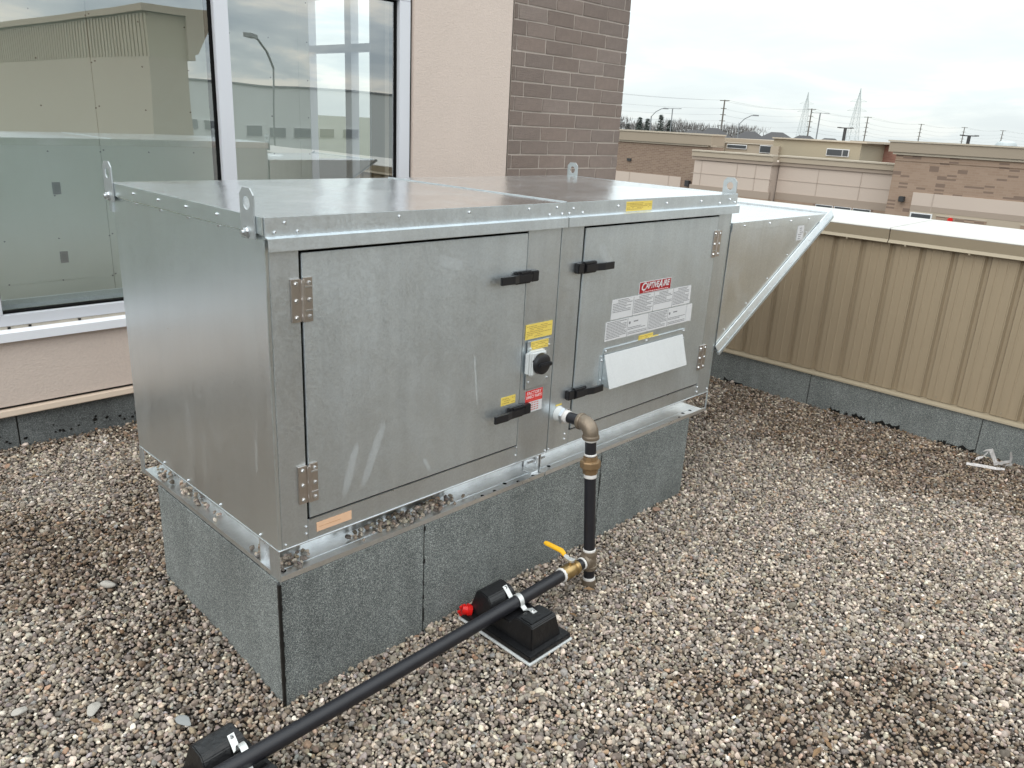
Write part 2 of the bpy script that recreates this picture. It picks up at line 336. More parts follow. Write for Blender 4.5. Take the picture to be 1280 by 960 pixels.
def textmesh(body, size, mat, name, parent, loc, bold=0, sx=1., align='CENTER', shear=0):
    cu = bpy.data.curves.new('t', 'FONT'); cu.body = body; cu.size = size; cu.align_x = align; cu.align_y = 'CENTER'; cu.offset = bold; cu.shear = shear; cu.resolution_u = 2
    tmp = bpy.data.objects.new('t', cu); COL.objects.link(tmp); dg = bpy.context.evaluated_depsgraph_get()
    me = bpy.data.meshes.new_from_object(tmp.evaluated_get(dg)); COL.objects.unlink(tmp); bpy.data.objects.remove(tmp)
    me.transform(Matrix.Scale(sx, 4, (1, 0, 0))); me.transform(Matrix.Rotation(R(90), 4, 'X')); me.materials.clear(); me.materials.append(mat)
    me.transform(Matrix.Translation(Vector(loc) - orig(parent)))
    return put(name, me, parent)

# ================================================================ ground and roof
def vnoise(x, y, s, seed=0):
    r2 = np.random.default_rng(seed); g = r2.random((64, 64)); x = x * s + 20; y = y * s + 20
    xi = np.floor(x).astype(int); yi = np.floor(y).astype(int); fx = x - xi; fy = y - yi; fx = fx * fx * (3 - 2 * fx); fy = fy * fy * (3 - 2 * fy)
    a = g[xi % 64, yi % 64]; b = g[(xi + 1) % 64, yi % 64]; c = g[xi % 64, (yi + 1) % 64]; d = g[(xi + 1) % 64, (yi + 1) % 64]
    return (a * (1 - fx) + b * fx) * (1 - fy) + (c * (1 - fx) + d * fx) * fy
def hgt(x, y):
    x = np.asarray(x, float); y = np.asarray(y, float)
    return (-.026 * np.exp(-(x ** 2 + (y + .15) ** 2) / .35) + .022 * np.exp(-((x + .1) ** 2 + (y - .9) ** 2) / .3) + .014 * (vnoise(x, y, 2.2, 3) - .5) + .018 * np.exp(-(3.86 - np.minimum(x, 3.86)) / .12) * (vnoise(x, y, 3, 5) - .3))
s = MB(); gx = np.linspace(-3.6, 3.9, 76); gy = np.linspace(-3.35, 2.46, 60); X, Y = np.meshgrid(gx, gy); Z = hgt(X, Y) - .014
vs = [[s.bm.verts.new((X[j, i], Y[j, i], Z[j, i])) for i in range(76)] for j in range(60)]
for j in range(59):
    for i in range(75): s.bm.faces.new((vs[j][i], vs[j][i + 1], vs[j + 1][i + 1], vs[j + 1][i]))
s.build('roof_bed', SOIL, kind='structure')
MB().box(-14, 4.59, -14, 12, -.5, -.12).build('roof_deck', SOIL, kind='structure')
MB().poly([(-1500, -1500, -6.05), (1500, -1500, -6.05), (1500, 1500, -6.05), (-1500, 1500, -6.05)]).build('field_ground', FIELD, kind='structure')
MB().poly([(4.7, -120, -6), (120, -120, -6), (120, 120, -6), (4.7, 120, -6)]).build('parking_lot', ASPH, kind='structure')
s = MB()
for i in range(14): s.box(16 + 0, 21.5, -30 + i * 2.8, -29.88 + i * 2.8, -5.996, -5.992)
s.build('parking_line', WHITEF, kind='structure')

# ---- gravel: six stone shapes scattered by geometry nodes
def stone_mesh(name, seed, sub=2):
    r2 = random.Random(seed); bm = bmesh.new(); bmesh.ops.create_icosphere(bm, subdivisions=sub, radius=.5)
    ax = Vector((1, r2.uniform(.68, .95), r2.uniform(.48, .75)))
    offs = [Vector((r2.uniform(-1, 1), r2.uniform(-1, 1), r2.uniform(-1, 1))).normalized() for _ in range(9)]; am = [r2.uniform(.27, .40) for _ in offs]
    for v in bm.verts:
        for a, b in zip(offs, am):
            d = v.co.dot(a) - b
            if d > 0: v.co -= a * d * .93
        v.co = Vector((v.co.x * ax.x, v.co.y * ax.y, v.co.z * ax.z)) * 1.12
    me = bpy.data.meshes.new(name); bm.to_mesh(me); bm.free(); me.polygons.foreach_set('use_smooth', [True] * len(me.polygons)); me.materials.append(STONE); return me
STONE = bpy.data.materials.new('pebble'); STONE.use_nodes = True; t = STONE.node_tree; b_ = t.nodes['Principled BSDF']; b_.inputs['Roughness'].default_value = .8; b_.inputs['Specular IOR Level'].default_value = .35
at = t.nodes.new('ShaderNodeAttribute'); at.attribute_type = 'INSTANCER'; at.attribute_name = 'tint'
tc_ = t.nodes.new('ShaderNodeTexCoord'); no_ = t.nodes.new('ShaderNodeTexNoise'); no_.inputs['Scale'].default_value = 3.; no_.inputs['Detail'].default_value = 4; t.links.new(tc_.outputs['Object'], no_.inputs['Vector'])
mp_ = t.nodes.new('ShaderNodeMapRange'); mp_.inputs[1].default_value = .3; mp_.inputs[2].default_value = .7; mp_.inputs[3].default_value = .70; mp_.inputs[4].default_value = 1.2; t.links.new(no_.outputs[0], mp_.inputs[0])
v_ = t.nodes.new('ShaderNodeVectorMath'); v_.operation = 'SCALE'; t.links.new(at.outputs['Color'], v_.inputs[0]); t.links.new(mp_.outputs[0], v_.inputs['Scale']); t.links.new(v_.outputs[0], b_.inputs['Base Color'])
stones = [stone_mesh('pebble_shape', 10 + i) for i in range(7)]
scol = bpy.data.collections.new('pebble_shapes')
for me in stones: scol.objects.link(bpy.data.objects.new('pebble_shape', me))

def gn_group():
    g = bpy.data.node_groups.new('scatter_pebbles', 'GeometryNodeTree')
    g.interface.new_socket('Geometry', in_out='INPUT', socket_type='NodeSocketGeometry'); g.interface.new_socket('Geometry', in_out='OUTPUT', socket_type='NodeSocketGeometry')
    n = g.nodes; l = g.links; gi = n.new('NodeGroupInput'); go = n.new('NodeGroupOutput')
    mp2 = n.new('GeometryNodeMeshToPoints'); ip = n.new('GeometryNodeInstanceOnPoints'); ci = n.new('GeometryNodeCollectionInfo')
    ci.inputs[0].default_value = scol; ci.inputs['Separate Children'].default_value = True; ci.inputs['Reset Children'].default_value = True
    def att(nm, ty):
        a = n.new('GeometryNodeInputNamedAttribute'); a.data_type = ty; a.inputs[0].default_value = nm; return a.outputs[0]
    l.new(gi.outputs[0], mp2.inputs[0]); l.new(mp2.outputs[0], ip.inputs['Points']); l.new(ci.outputs[0], ip.inputs['Instance'])
    ip.inputs['Pick Instance'].default_value = True; l.new(att('pick', 'INT'), ip.inputs['Instance Index']); l.new(att('size', 'FLOAT'), ip.inputs['Scale'])
    er = n.new('FunctionNodeEulerToRotation'); l.new(att('turn', 'FLOAT_VECTOR'), er.inputs[0]); l.new(er.outputs[0], ip.inputs['Rotation'])
    l.new(ip.outputs[0], go.inputs[0]); return g
GN = gn_group()
def palette(n, dirt):
    base = np.array([[.36, .33, .295], [.30, .28, .265], [.46, .425, .38], [.22, .20, .19], [.56, .52, .47], [.29, .255, .215], [.37, .31, .25], [.14, .125, .115], [.27, .275, .28], [.38, .27, .20], [.66, .63, .59]])
    pr = np.array([.18, .16, .15, .13, .09, .09, .06, .05, .05, .015, .025]); pr /= pr.sum()
    c = base[rng.choice(len(base), n, p=pr)] * np.array([1.13, 1.04, .955]) * rng.uniform(.50, 1.25, (n, 1)); c *= rng.normal(1, .025, (n, 3))
    k = dirt[:, None]; return np.clip(c * (1 - k) + k * c * np.array([.44, .36, .29]), .02, .85)
def scatter(name, P, size, tint, parent=None, loc=(0, 0, 0), flat=.5, **k):
    n = len(P); me = bpy.data.meshes.new(name); me.vertices.add(n); me.vertices.foreach_set('co', (P - np.array(orig(parent))).ravel().astype(np.float32))
    a = me.attributes.new('size', 'FLOAT', 'POINT'); a.data.foreach_set('value', size.astype(np.float32))
    a = me.attributes.new('pick', 'INT', 'POINT'); a.data.foreach_set('value', rng.integers(0, 7, n).astype(np.int32))
    tr_ = np.c_[rng.normal(0, flat, n), rng.normal(0, flat, n), rng.uniform(0, 6.28, n)]
    a = me.attributes.new('turn', 'FLOAT_VECTOR', 'POINT'); a.data.foreach_set('vector', tr_.ravel().astype(np.float32))
    a = me.attributes.new('tint', 'FLOAT_COLOR', 'POINT'); a.data.foreach_set('color', np.c_[tint, np.ones(n)].ravel().astype(np.float32))
    me.update(); o = put(name, me, parent, kind='stuff', **k); md = o.modifiers.new('scatter', 'NODES'); md.node_group = GN; return o
def field(x0, x1, y0, y1, sp, keep=None):
    gx = np.arange(x0, x1, sp); gy = np.arange(y0, y1, sp * .87); X, Y = np.meshgrid(gx, gy); X = X + (np.arange(len(gy)) % 2)[:, None] * sp / 2
    x = X.ravel() + rng.uniform(-.42, .42, X.size) * sp; y = Y.ravel() + rng.uniform(-.42, .42, X.size) * sp
    ok = (x < 3.872) & (y < 2.438) & (y > -3.03) & ~((x > .0) & (x < 2.09) & (y > .0) & (y < .80))
    ok &= ~((x > -1.9) & (x < -.2) & (y < -1.2)) if keep == 'far' else ok
    return x[ok], y[ok]
def infront(x, y): return (x > -1.45) & (y > -1.75)
xs, ys = [], []; zz = []; ss = []
a, b = field(-1.45, 3.88, -1.75, 2.44, .0124); xs.append(a); ys.append(b); zz.append(np.zeros(a.size)); ss.append(np.ones(a.size))
a, b = field(-1.45, 3.88, -1.75, 2.44, .0150); xs.append(a); ys.append(b); zz.append(np.full(a.size, .0070)); ss.append(np.ones(a.size) * 1.02)
a, b = field(-3.4, 3.88, -3.28, 2.44, .0235); ok = ~infront(a, b); a, b = a[ok], b[ok]; xs.append(a); ys.append(b); zz.append(np.full(a.size, .004)); ss.append(np.ones(a.size) * 1.3)
x = np.concatenate(xs); y = np.concatenate(ys); z0 = np.concatenate(zz); s0 = np.concatenate(ss); n = x.size
patch = .55 * vnoise(x, y, 1.5, 11) + .3 * vnoise(x, y, 4., 12) + .15 * vnoise(x, y, 9, 13)
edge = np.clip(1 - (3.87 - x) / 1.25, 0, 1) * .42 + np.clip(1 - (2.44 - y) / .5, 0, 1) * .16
clean = .12 * np.exp(-((x - 1.6) ** 2 + (y + .6) ** 2) / 1.0)  # fewer dirty stones around this spot
pd = np.clip((patch + edge * .8 - clean - .46) * 3.6, 0, 1); dirt = (rng.random(n) < .07 + .75 * pd) * rng.uniform(.45, 1, n) * np.clip(.55 + pd, 0, 1)
size = s0 * np.clip(rng.lognormal(math.log(.0133), .29, n), .006, .034)
keep = rng.random(n) > np.where(z0 > .005, .30 + .45 * pd, .16 * pd)
x, y, z0, size, dirt = x[keep], y[keep], z0[keep], size[keep], dirt[keep]; n = x.size
P = np.c_[x, y, hgt(x, y) + z0 - .004 + rng.normal(0, .0022, n)]
scatter('gravel', P, size, palette(n, dirt))
print('pebbles', n)

# ================================================================ roof curb (membrane covered)
def membrane_run(parent, a0, a1, fixed, z0, z1, joints, axis, sgn, mat=MEMB, th=.006, dark=True):
    """granulated sheets side by side along one wall; axis is the running direction, sgn the side they face"""
    cuts = [a0] + [j for j in sorted(joints) if a0 < j < a1] + [a1]
    for u, v in zip(cuts, cuts[1:]):
        f0, f1 = sorted((fixed, fixed + sgn * th * random.uniform(.8, 1.2))); g = .0022
        b = MB()
        if axis == 'x': b.box(u + g, v - g, f0, f1, z0, z1)
        else: b.box(f0, f1, u + g, v - g, z0, z1)
        b.build('membrane_sheet', mat, parent, .0012)
curb = thing('roof_curb', (1.04, .4, 0), 'grey granulated membrane covered curb standing in gravel beneath the metal unit', 'roof curb')
MB().box(0, 2.095, .004, .806, -.1, .380).build('curb_core', BITUMEN, curb)
membrane_run(curb, -.004, 2.1, .004, -.09, .384, [.518, 1.447], 'x', -1)
membrane_run(curb, .0045, .81, 0, -.09, .384, [], 'y', -1)
membrane_run(curb, -.002, 2.1, .806, -.09, .384, [.9], 'x', 1)
membrane_run(curb, .002, .81, 2.095, -.09, .384, [], 'y', 1)
b = MB(); zz_ = np.linspace(-.05, .38, 26)
for q0, q1 in zip(zz_, zz_[1:]):
    r_ = .0016 + .0030 * random.random() ** 2; b.box(-.0085 - r_ * .3, -.003 + r_, -.0048, .0035, q0, q1)
b.build('bitumen_seam', BITUMEN, curb)
b = MB()
for xj in (.518, 1.447):
    for q0, q1 in zip(zz_, zz_[1:]):
        if random.random() < (.35 if xj < 1 else .7): b.box(xj - .0035 * random.random(), xj + .0035 * random.random() + .001, -.004, .0028 - .0065, q0, q1)
b.build('bitumen_seam', BITUMEN, curb)

# ================================================================ rooftop unit
UX, UD, Z1, Z2, Z3, ZT = 2.24, .955, .386, .482, 1.345, 1.393
unit = thing('rooftop_air_unit', (UX / 2, UD / 2, Z1), 'large galvanized sheet metal make-up air unit with two access doors, sitting on grey curb', 'rooftop unit')
# cabinet shells
MB().box(.004, UX - .004, .012, UD - .004, Z2 + .002, Z3).build('cabinet_shell', GASKET, unit)
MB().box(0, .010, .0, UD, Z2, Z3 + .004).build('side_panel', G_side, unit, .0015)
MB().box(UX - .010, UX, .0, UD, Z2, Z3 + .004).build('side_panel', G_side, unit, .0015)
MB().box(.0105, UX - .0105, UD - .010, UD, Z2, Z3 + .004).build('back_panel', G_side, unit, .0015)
YF = 0.0
D1 = (.098, .932, .556, 1.300); D2 = (1.227, 2.125, .545, 1.300)
def frame(x0, x1, D, z1=Z2):
    b = MB(); b.box(x0, D[0] - .0055, YF, .013, z1, Z3); b.build('door_post', G_trim, unit, .0012)
    b = MB(); b.box(D[1] + .0055, x1, YF, .013, z1, Z3); b.build('door_post', G_trim, unit, .0012)
    b = MB(); b.box(D[0] - .005, D[1] + .005, YF + .0005, .013, z1, D[2] - .006); b.build('bottom_rail', G_trim, unit, .0012)
    b = MB(); b.box(D[0] - .005, D[1] + .005, YF + .0005, .013, D[3] + .006, Z3); b.build('top_rail', G_trim, unit, .0012)
    f = .007
    b = MB()
    b.box(D[0] - .003, D[1] + .003, .002, .012, D[2] - .0055, D[2] + .001); b.box(D[0] - .003, D[1] + .003, .002, .012, D[3] - .001, D[3] + .0055)
    b.box(D[0] - .005, D[0] + .001, .0025, .012, D[2], D[3]); b.box(D[1] - .001, D[1] + .005, .0025, .012, D[2], D[3])
    b.build('door_gasket', GASKET, unit)
frame(.0105, 1.1005, D1); frame(1.1035, UX - .0105, D2)
door1 = MB().box(D1[0], D1[1], -.004, .011, D1[2], D1[3]).build('access_door', G_front, unit, .0015)
door2 = MB().box(D2[0], D2[1], -.004, .011, D2[2], D2[3]).build('access_door', G_front, unit, .0015)
MB().box(.001, UX - .001, -.0018, .004, Z2 - .0010, Z2 + .0016).build('bottom_hem_highlight', G_bright, unit)  # bright strip added for the highlight along the cabinet's bottom hem
MB().box(-.0016, .0005, .001, UD - .001, Z2 - .0010, Z2 + .0016).build('bottom_hem_highlight', G_bright, unit)  # same highlight strip along the side panel's bottom edge
for D_ in (D1, D2): MB().box(D_[0] - .002, D_[1] + .006, -.0016, .0005, D_[2] - .0085, D_[2] - .0062).build('sill_highlight', G_bright, unit)  # bright strip added for the highlight line below each door
# cap: two cross-broken roof pans with fascia and drip hems
def pan(x0, x1, gl_, gr_):
    ov = .004; y0, y1 = -.009, UD + .010; cx_, cy_ = (x0 + x1) / 2, (y0 + y1) / 2
    b = MB(); c = [(x0, y0), (x1, y0), (x1, y1), (x0, y1)]; bm = b.bm
    tv = [bm.verts.new((p, q, ZT)) for p, q in c]; mid = bm.verts.new((cx_, cy_, ZT + .015)); bv = [bm.verts.new((p, q, Z3 + .0045)) for p, q in c]
    for i in range(4): bm.faces.new((tv[i], tv[(i + 1) % 4], mid)); bm.faces.new((bv[i], bv[(i + 1) % 4], tv[(i + 1) % 4], tv[i]))
    bm.faces.new(bv[::-1]); o = b.build('roof_pan', G_top, unit)
    bpy.context.view_layer.update(); return o
pan(-.005, 1.099, 0, 0); pan(1.1035, UX + .006, 0, 0)
def fascia(x0, x1):
    b = MB(); b.box(x0, x1, -.0125, -.0095, Z3 - .004, ZT + .0005); b.build('fascia', G_trim, unit, .0008)
    # drip edge standing forward
    pts = [(x0, -.010, Z3 + .003), (x0, -.028, Z3 - .001), (x0, -.029, 1.313), (x0, -.026, 1.313), (x0, -.025, Z3 - .004), (x0, -.010, Z3 - .001)]
    MB().prism(pts, (x1 - x0, 0, 0)).build('drip_edge', G_trim, unit)
fascia(-.004, 1.0995); fascia(1.1035, UX + .005)
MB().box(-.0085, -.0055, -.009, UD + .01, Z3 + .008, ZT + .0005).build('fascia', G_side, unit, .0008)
MB().box(UX + .0065, UX + .0095, -.009, UD + .01, Z3 + .008, ZT + .0005).build('fascia', G_trim, unit, .0008)
MB().box(1.0995, 1.1031, -.0120, UD + .010, Z3, ZT + .004).build('roof_seam', G_trim, unit)
# base rails (C channels open outwards)
def rail(name, pts, d): MB().prism(pts, d).build(name, G_bright, unit)
t_ = .0035
P_ = lambda *q: [(.0, y_, z_) for y_, z_ in q]
CH = [(.0, Z1 + .016), (.0, Z1), (.112, Z1), (.112, Z2 - .0015), (.012, Z2 - .0015), (.012, Z2 - .004), (.108, Z2 - .004), (.108, Z1 + t_), (.003, Z1 + t_), (.003, Z1 + .016)]
for x0, x1 in ((.001, 1.098), (1.104, UX)): MB().prism([(x0, y_, z_) for y_, z_ in CH], (x1 - x0, 0, 0)).build('base_rail', G_bright, unit)
MB().prism([(y_ * .62, .1125, z_) for y_, z_ in CH], (0, UD - .1145, 0)).build('base_rail', G_bright, unit)
MB().box(-.0010, .0008, .0525, .1122, Z1, Z1 + .016).build('rail_lip', G_bright, unit)
MB().prism([(UX - y_, .113, z_) for y_, z_ in CH], (0, UD - .114, 0)).build('base_rail', G_bright, unit)
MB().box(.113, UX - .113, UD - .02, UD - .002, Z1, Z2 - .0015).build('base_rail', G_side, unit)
MB().box(-.001, .0022, -.001, .052, Z1 - .001, Z2 + .001).build('corner_post', G_trim, unit); MB().box(-.001, .0022, UD - .03, UD + .001, Z1 - .001, Z2 + .001).build('corner_post', G_trim, unit)
MB().box(UX - .004, UX + .001, -.001, .004, Z1 - .001, Z2).build('corner_post', G_trim, unit)
MB().box(.004, .110, .0600, .0612, Z1 + .0036, Z1 + .0044).build('rail_crease', G_trim, unit) if False else None
b = MB(); b.box(.004, 1.098, .0500, .0508, Z1 + .0034, Z1 + .0046); b.box(1.104, UX - .01, .0500, .0508, Z1 + .0034, Z1 + .0046); b.build('rail_crease', G_trim, unit)
# slots and holes punched in the rail (dark discs, really recessed plugs)
b = MB()
for q in (.035, .80, .86, .93, .98, 1.06, 1.17, 2.05, 2.11, 2.17): b.cyl((q, .022 + .02 * (int(q * 100) % 2), Z1 + .0030), (q, .022 + .02 * (int(q * 100) % 2), Z1 + .0043), .0075, 12)
for q in (.10, .19, .96, 1.25, 1.30, 2.10, 2.16): b.cyl((q, .1074, .455), (q, .1088, .455), .006, 12)
b.build('rail_hole', GASKET, unit, kind='stuff')
# joining bolts where the two rails meet
bj = MB(); bj.box(1.062, 1.098, .035, .075, Z1 + .004, Z1 + .010); bj.box(1.094, 1.098, .03, .105, Z1 + .004, Z2 - .02); bj.box(1.104, 1.108, .03, .105, Z1 + .004, Z2 - .02)
bj.build('splice_bracket', G_bright, unit, .0008)
for yy_, zz2 in ((.05, .432), (.085, .452)):
    b = MB(); b.cyl((1.052, yy_, zz2), (1.150, yy_, zz2), .0045, 10); b.cyl((1.084, yy_, zz2), (1.094, yy_, zz2), .011, 6); b.cyl((1.108, yy_, zz2), (1.118, yy_, zz2), .011, 6); b.cyl((1.092, yy_, zz2), (1.0945, yy_, zz2), .014, 14)
    b.build('splice_bolt', SCREW, unit)
# loose pebbles lying in the rails
pp = []
for cx_, n_, wd in ((.06, 24, .025), (.10, 12, .02), (.30, 10, .015), (.40, 22, .03), (.47, 46, .045), (.56, 52, .05), (.63, 26, .03), (.69, 8, .02)):
    for _ in range(n_): pp.append((min(max(random.gauss(cx_, wd), .02), .75), random.triangular(.02, .1, .09), Z1 + .008 + random.random() * .007))
for cy_, n_, wd in ((.84, 12, .04), (.68, 22, .07), (.52, 12, .05), (.18, 12, .03), (.13, 6, .02)):
    for _ in range(n_): pp.append((random.triangular(.012, .062, .05), random.gauss(cy_, wd), Z1 + .008 + random.random() * .006))
pp = np.array(pp); scatter('loose_gravel', pp, rng.uniform(.012, .021, len(pp)), palette(len(pp), np.full(len(pp), .0)), unit)

# screws: one mesh per kind, too small to pick apart
def screw(b, p, nrm, r=.0048):
    p = Vector(p); nrm = Vector(nrm); b.lathe(p, p + nrm * .0045, [(0, r * 1.25), (.25, r * 1.25), (.3, r), (1, r * .7)], 8)
b = MB()
for x_ in (.05, .40, .66, .92, 1.055): screw(b, (x_, -.0125, 1.379), (0, -1, 0), .0035)
for x_ in (.022, .085, 1.02, 1.083, 1.12, 1.19): screw(b, (x_, -.0125, 1.357), (0, -1, 0), .0035)
for x_ in (1.14, 1.39, 1.70, 1.95, 2.18): screw(b, (x_, -.0125, 1.372), (0, -1, 0), .0035)
for x_ in (2.10, 2.225): screw(b, (x_, -.0125, 1.359), (0, -1, 0), .0035)
for y_ in (.22, .40, .58, .76): screw(b, (-.0085, y_, 1.376), (-1, 0, 0), .0035); screw(b, (0, y_ + .01, 1.345), (-1, 0, 0), .0028)
for y_ in (.10, .34, .56, .74): screw(b, (0, y_, .494), (-1, 0, 0), .0035)
for x_, z_ in ((.087, .530), (.087, .508), (.935, .545), (.935, .515), (1.092, .492), (1.112, .492), (1.20, .53), (1.20, .51), (2.135, .525), (2.135, .503), (.012 + .01, .496), (2.225, .50)): screw(b, (x_, YF, z_), (0, -1, 0), .0035)
for x_ in np.arange(.15, 1.05, .085): screw(b, (x_, .1080, .462), (0, -1, 0), .0022)
b.build('screw_heads', SCREW, unit, smooth=True, kind='stuff')

# hinges
def hinge(D, xh, z0, flip):
    h = .112; s_ = 1 if not flip else -1
    a = MB()
    a.box(*sorted((xh - s_ * .031, xh - s_ * .004)), -.0075, -.0005, z0, z0 + h); me = a.build('hinge', HINGE, unit, .0008)
    MB().box(*sorted((xh + s_ * .002, xh + s_ * .029)), -.0085, -.0045, z0 - .002, z0 + h + .002).build('hinge_leaf', HINGE, me, .0008)
    b = MB(); b.cyl((xh, -.010, z0 + .002), (xh, -.010, z0 + h - .002), .0055, 10)
    b.build('hinge_pin', HINGE, me, smooth=True)
    b = MB()
    for k in (.012, .056, .100):
        screw(b, (xh - s_ * .018, -.0075, z0 + k), (0, -1, 0), .0052); screw(b, (xh + s_ * .019, -.0085, z0 + k), (0, -1, 0), .0052)
    b.build('hinge_screws', SCREW, me, smooth=True, kind='stuff')
    b = MB()
    for k in (.026, .088): b.box(*sorted((xh + s_ * .006, xh + s_ * .028)), -.0100, -.0086, z0 + k, z0 + k + .004)
    b.build('hinge_slot', SCREW, me, kind='stuff')
hinge(D1, .096, 1.124, False); hinge(D1, .096, .608, False); hinge(D2, 2.127, 1.128, True); hinge(D2, 2.127, .615, True)

# draw latches: catch on the post, body straddling the gap, lever tapering away over the door
def latch(xg, zc_, s_):
    """xg: gap between door and post; s_: +1 the lever points to +x"""
    X_ = lambda a: xg + s_ * a
    bx = lambda a0, a1, y0, y1, z0, z1: (min(X_(a0), X_(a1)), max(X_(a0), X_(a1)), y0, y1, zc_ + z0, zc_ + z1)
    c = MB().box(*bx(-.046, -.012, -.022, -.0005, -.018, .018)).build('latch', LATCH, unit, .003)
    b = MB().box(*bx(-.010, .060, -.020, -.0045, -.021, .021)); b.build('latch_body', LATCH, c, .003)
    b = MB(); b.prism([(X_(-.008), -.028, zc_ - .014), (X_(.056), -.028, zc_ - .014), (X_(.085), -.038, zc_ - .013), (X_(.142), -.036, zc_ - .013), (X_(.142), -.026, zc_ - .013), (X_(.09), -.026, zc_ - .013), (X_(.056), -.0202, zc_ - .014), (X_(-.008), -.0202, zc_ - .014)], (0, 0, .026))
    b.build('latch_lever', LATCH, c, .0012)
    MB().box(*bx(-.012, .045, -.0245, -.0205, .0135, .0195)).build('latch_ridge', LATCH, c, .001)
latch(.932, 1.160, -1); latch(.932, .690, -1); latch(1.227, 1.163, 1); latch(1.227, .690, 1)

# disconnect switch on its cover plate
plate = MB().box(.955, 1.078, -.007, -.001, .756, .934).build('switch_plate', G_trim, unit, .0035)
swb = MB().box(.954, 1.030, -.034, -.007, .812, .900).build('switch_box', WHITEPL, unit, .006)
MB().box(.946, .9535, -.022, -.007, .818, .894).build('switch_flange', WHITEPL, swb, .003)
kn = MB().lathe((.994, -.0345, .856), (.994, -.056, .856), [(0, .036), (.15, .038), (.8, .036), (1, .028)], 32).build('switch_knob', LATCH, swb, smooth=True)
MB().box(.962, 1.026, -.066, -.0545, .850, .864).build('knob_grip', LATCH, swb, .003)
MB().cyl((.961, -.034, .868), (.961, -.0365, .868), .0045, 10).build('lock_hole', GASKET, swb)
b = MB()
for x_, z_ in ((.972, .905), (1.066, .905), (.972, .784), (1.066, .784)): screw(b, (x_, -.007, z_), (0, -1, 0), .0035)
b.build('switch_screws', SCREW, unit, smooth=True, kind='stuff')

# labels (flat print, real positions); unreadable small print is rows of fine broken lines
def sticker(name, x0, x1, z0, z1, mat, y=-.0012, rows=0, ink=INK, margin=.006, seed=1, lab=None, cols=1, dens=.85, frame_=False, skip=()):
    o = MB().box(x0, x1, y - .0006, y, z0, z1).build(name, mat, unit); 
    if lab: o['label'] = lab
    r2 = random.Random(seed)
    if rows:
        b = MB(); cw = (x1 - x0) / cols; hh = (z1 - z0 - 2 * margin) / rows
        for c in range(cols):
            for k in range(rows):
                if (c, k) in skip: continue
                zc_ = z1 - margin - (k + .5) * hh; xa = x0 + c * cw + margin; xe = x0 + (c + 1) * cw - margin; xe -= (xe - xa) * r2.choice((0, 0, 0, .1, .35))
                while xa < xe:
                    wl = min(r2.uniform(.006, .02), xe - xa)
                    if r2.random() < dens: b.box(xa, xa + wl, y - .0010, y - .0006, zc_ - hh * .17, zc_ + hh * .17)
                    xa += wl + .0022
        b.build('small_print', ink, o, kind='stuff')
    return o
sticker('warning_label', .948, 1.084, .937, .990, LBL_Y, rows=7, ink=INK_Y, seed=2, margin=.005, lab='wide yellow warning label above the switch')
q_ = sticker('warning_label', .973, 1.062, .899, .929, LBL_Y, -.0072, 4, INK_Y, .003, 3); 
sticker('warning_label', .842, .912, .722, .752, LBL_Y, -.0042, 3, INK_Y, .004, 4)
sticker('warning_label', 1.135, 1.168, .655, .661, LBL_Y, -.0008)
sticker('warning_label', 1.437, 1.600, 1.350, 1.385, LBL_Y, -.0126, 5, INK_Y, .004, 5, 'yellow warning label on the roof fascia')
o = sticker('spare_parts_label', .966, 1.055, .665, .748, LBL_W, -.0010, lab='red over white sticker below the switch')
MB().box(.966, 1.055, -.0020, -.0016, .705, .748).build('red_field', LBL_R, o)
textmesh('FACTORY', .0165, INK_P, 'lettering', o, (1.010, -.0023, .737), .0003); textmesh('DIRECT PARTS', .0150, INK_P, 'lettering', o, (1.010, -.0023, .7225), .0003, .82)
b = MB()
for k in range(4):
    for i in range(4): b.box(.984 + i * .014, .994 + i * .014, -.0020, -.0017, .672 + k * .0085, .675 + k * .0085)
b.box(.975, 1.048, -.0021, -.0017, .7095, .712); b.build('small_print', INK_R, o, kind='stuff')
o = sticker('serial_label', .120, .238, .503, .532, LBL_O, -.0008, lab='pale orange serial label under the left door')
MB().box(.128, .20, -.0018, -.0014, .5165, .5175).build('small_print', INK_O, o)
# big rating plates on door 2
def plate_row(x0, x1, z0, z1, ncell, seed, last_small=False):
    o = sticker('rating_label', x0, x1, z0, z1, LBL_W, -.0042, lab='white rating label with columns of small print'); cw = (x1 - x0) / ncell; r2 = random.Random(seed); b = MB(); y = -.0048
    for c in range(ncell):
        xa0 = x0 + c * cw
        if c: b.box(xa0 - .0009, xa0 + .0009, y - .0004, y, z0, z1)
        n_ = 11
        for k in range(n_):
            zc_ = z1 - .005 - k * (z1 - z0 - .008) / n_
            if last_small and c % 2 == 1 and k in (0, 1, 2, 3, 4, 5, 8): continue
            if not last_small and c % 2 == 0 and k > 7: continue
            xa = xa0 + .006; xe = xa0 + cw - .006 - r2.choice((0, 0, .01, .04))
            if k in (0, 1) and not last_small: xa += .03; xe -= .02
            while xa < xe:
                wl = min(r2.uniform(.005, .02), xe - xa); b.box(xa, xa + wl, y - .0004, y, zc_ - .0013, zc_ + .0013); xa += wl + .002
        if last_small and c % 2 == 1: b.cyl((xa0 + .014, y, z1 - .022), (xa0 + .014, y - .0004, z1 - .022), .006, 10); b.box(xa0 + .04, xa0 + .07, y - .0004, y, z1 - .022, z1 - .017)
    b.build('small_print', INK, o, kind='stuff'); return o
plate_row(1.418, 1.968, .942, 1.020, 4, 5); plate_row(1.390, 1.948, .861, .937, 4, 6, True); sticker('rating_label', 1.951, 1.994, .861, .937, LBL_W, -.0042)
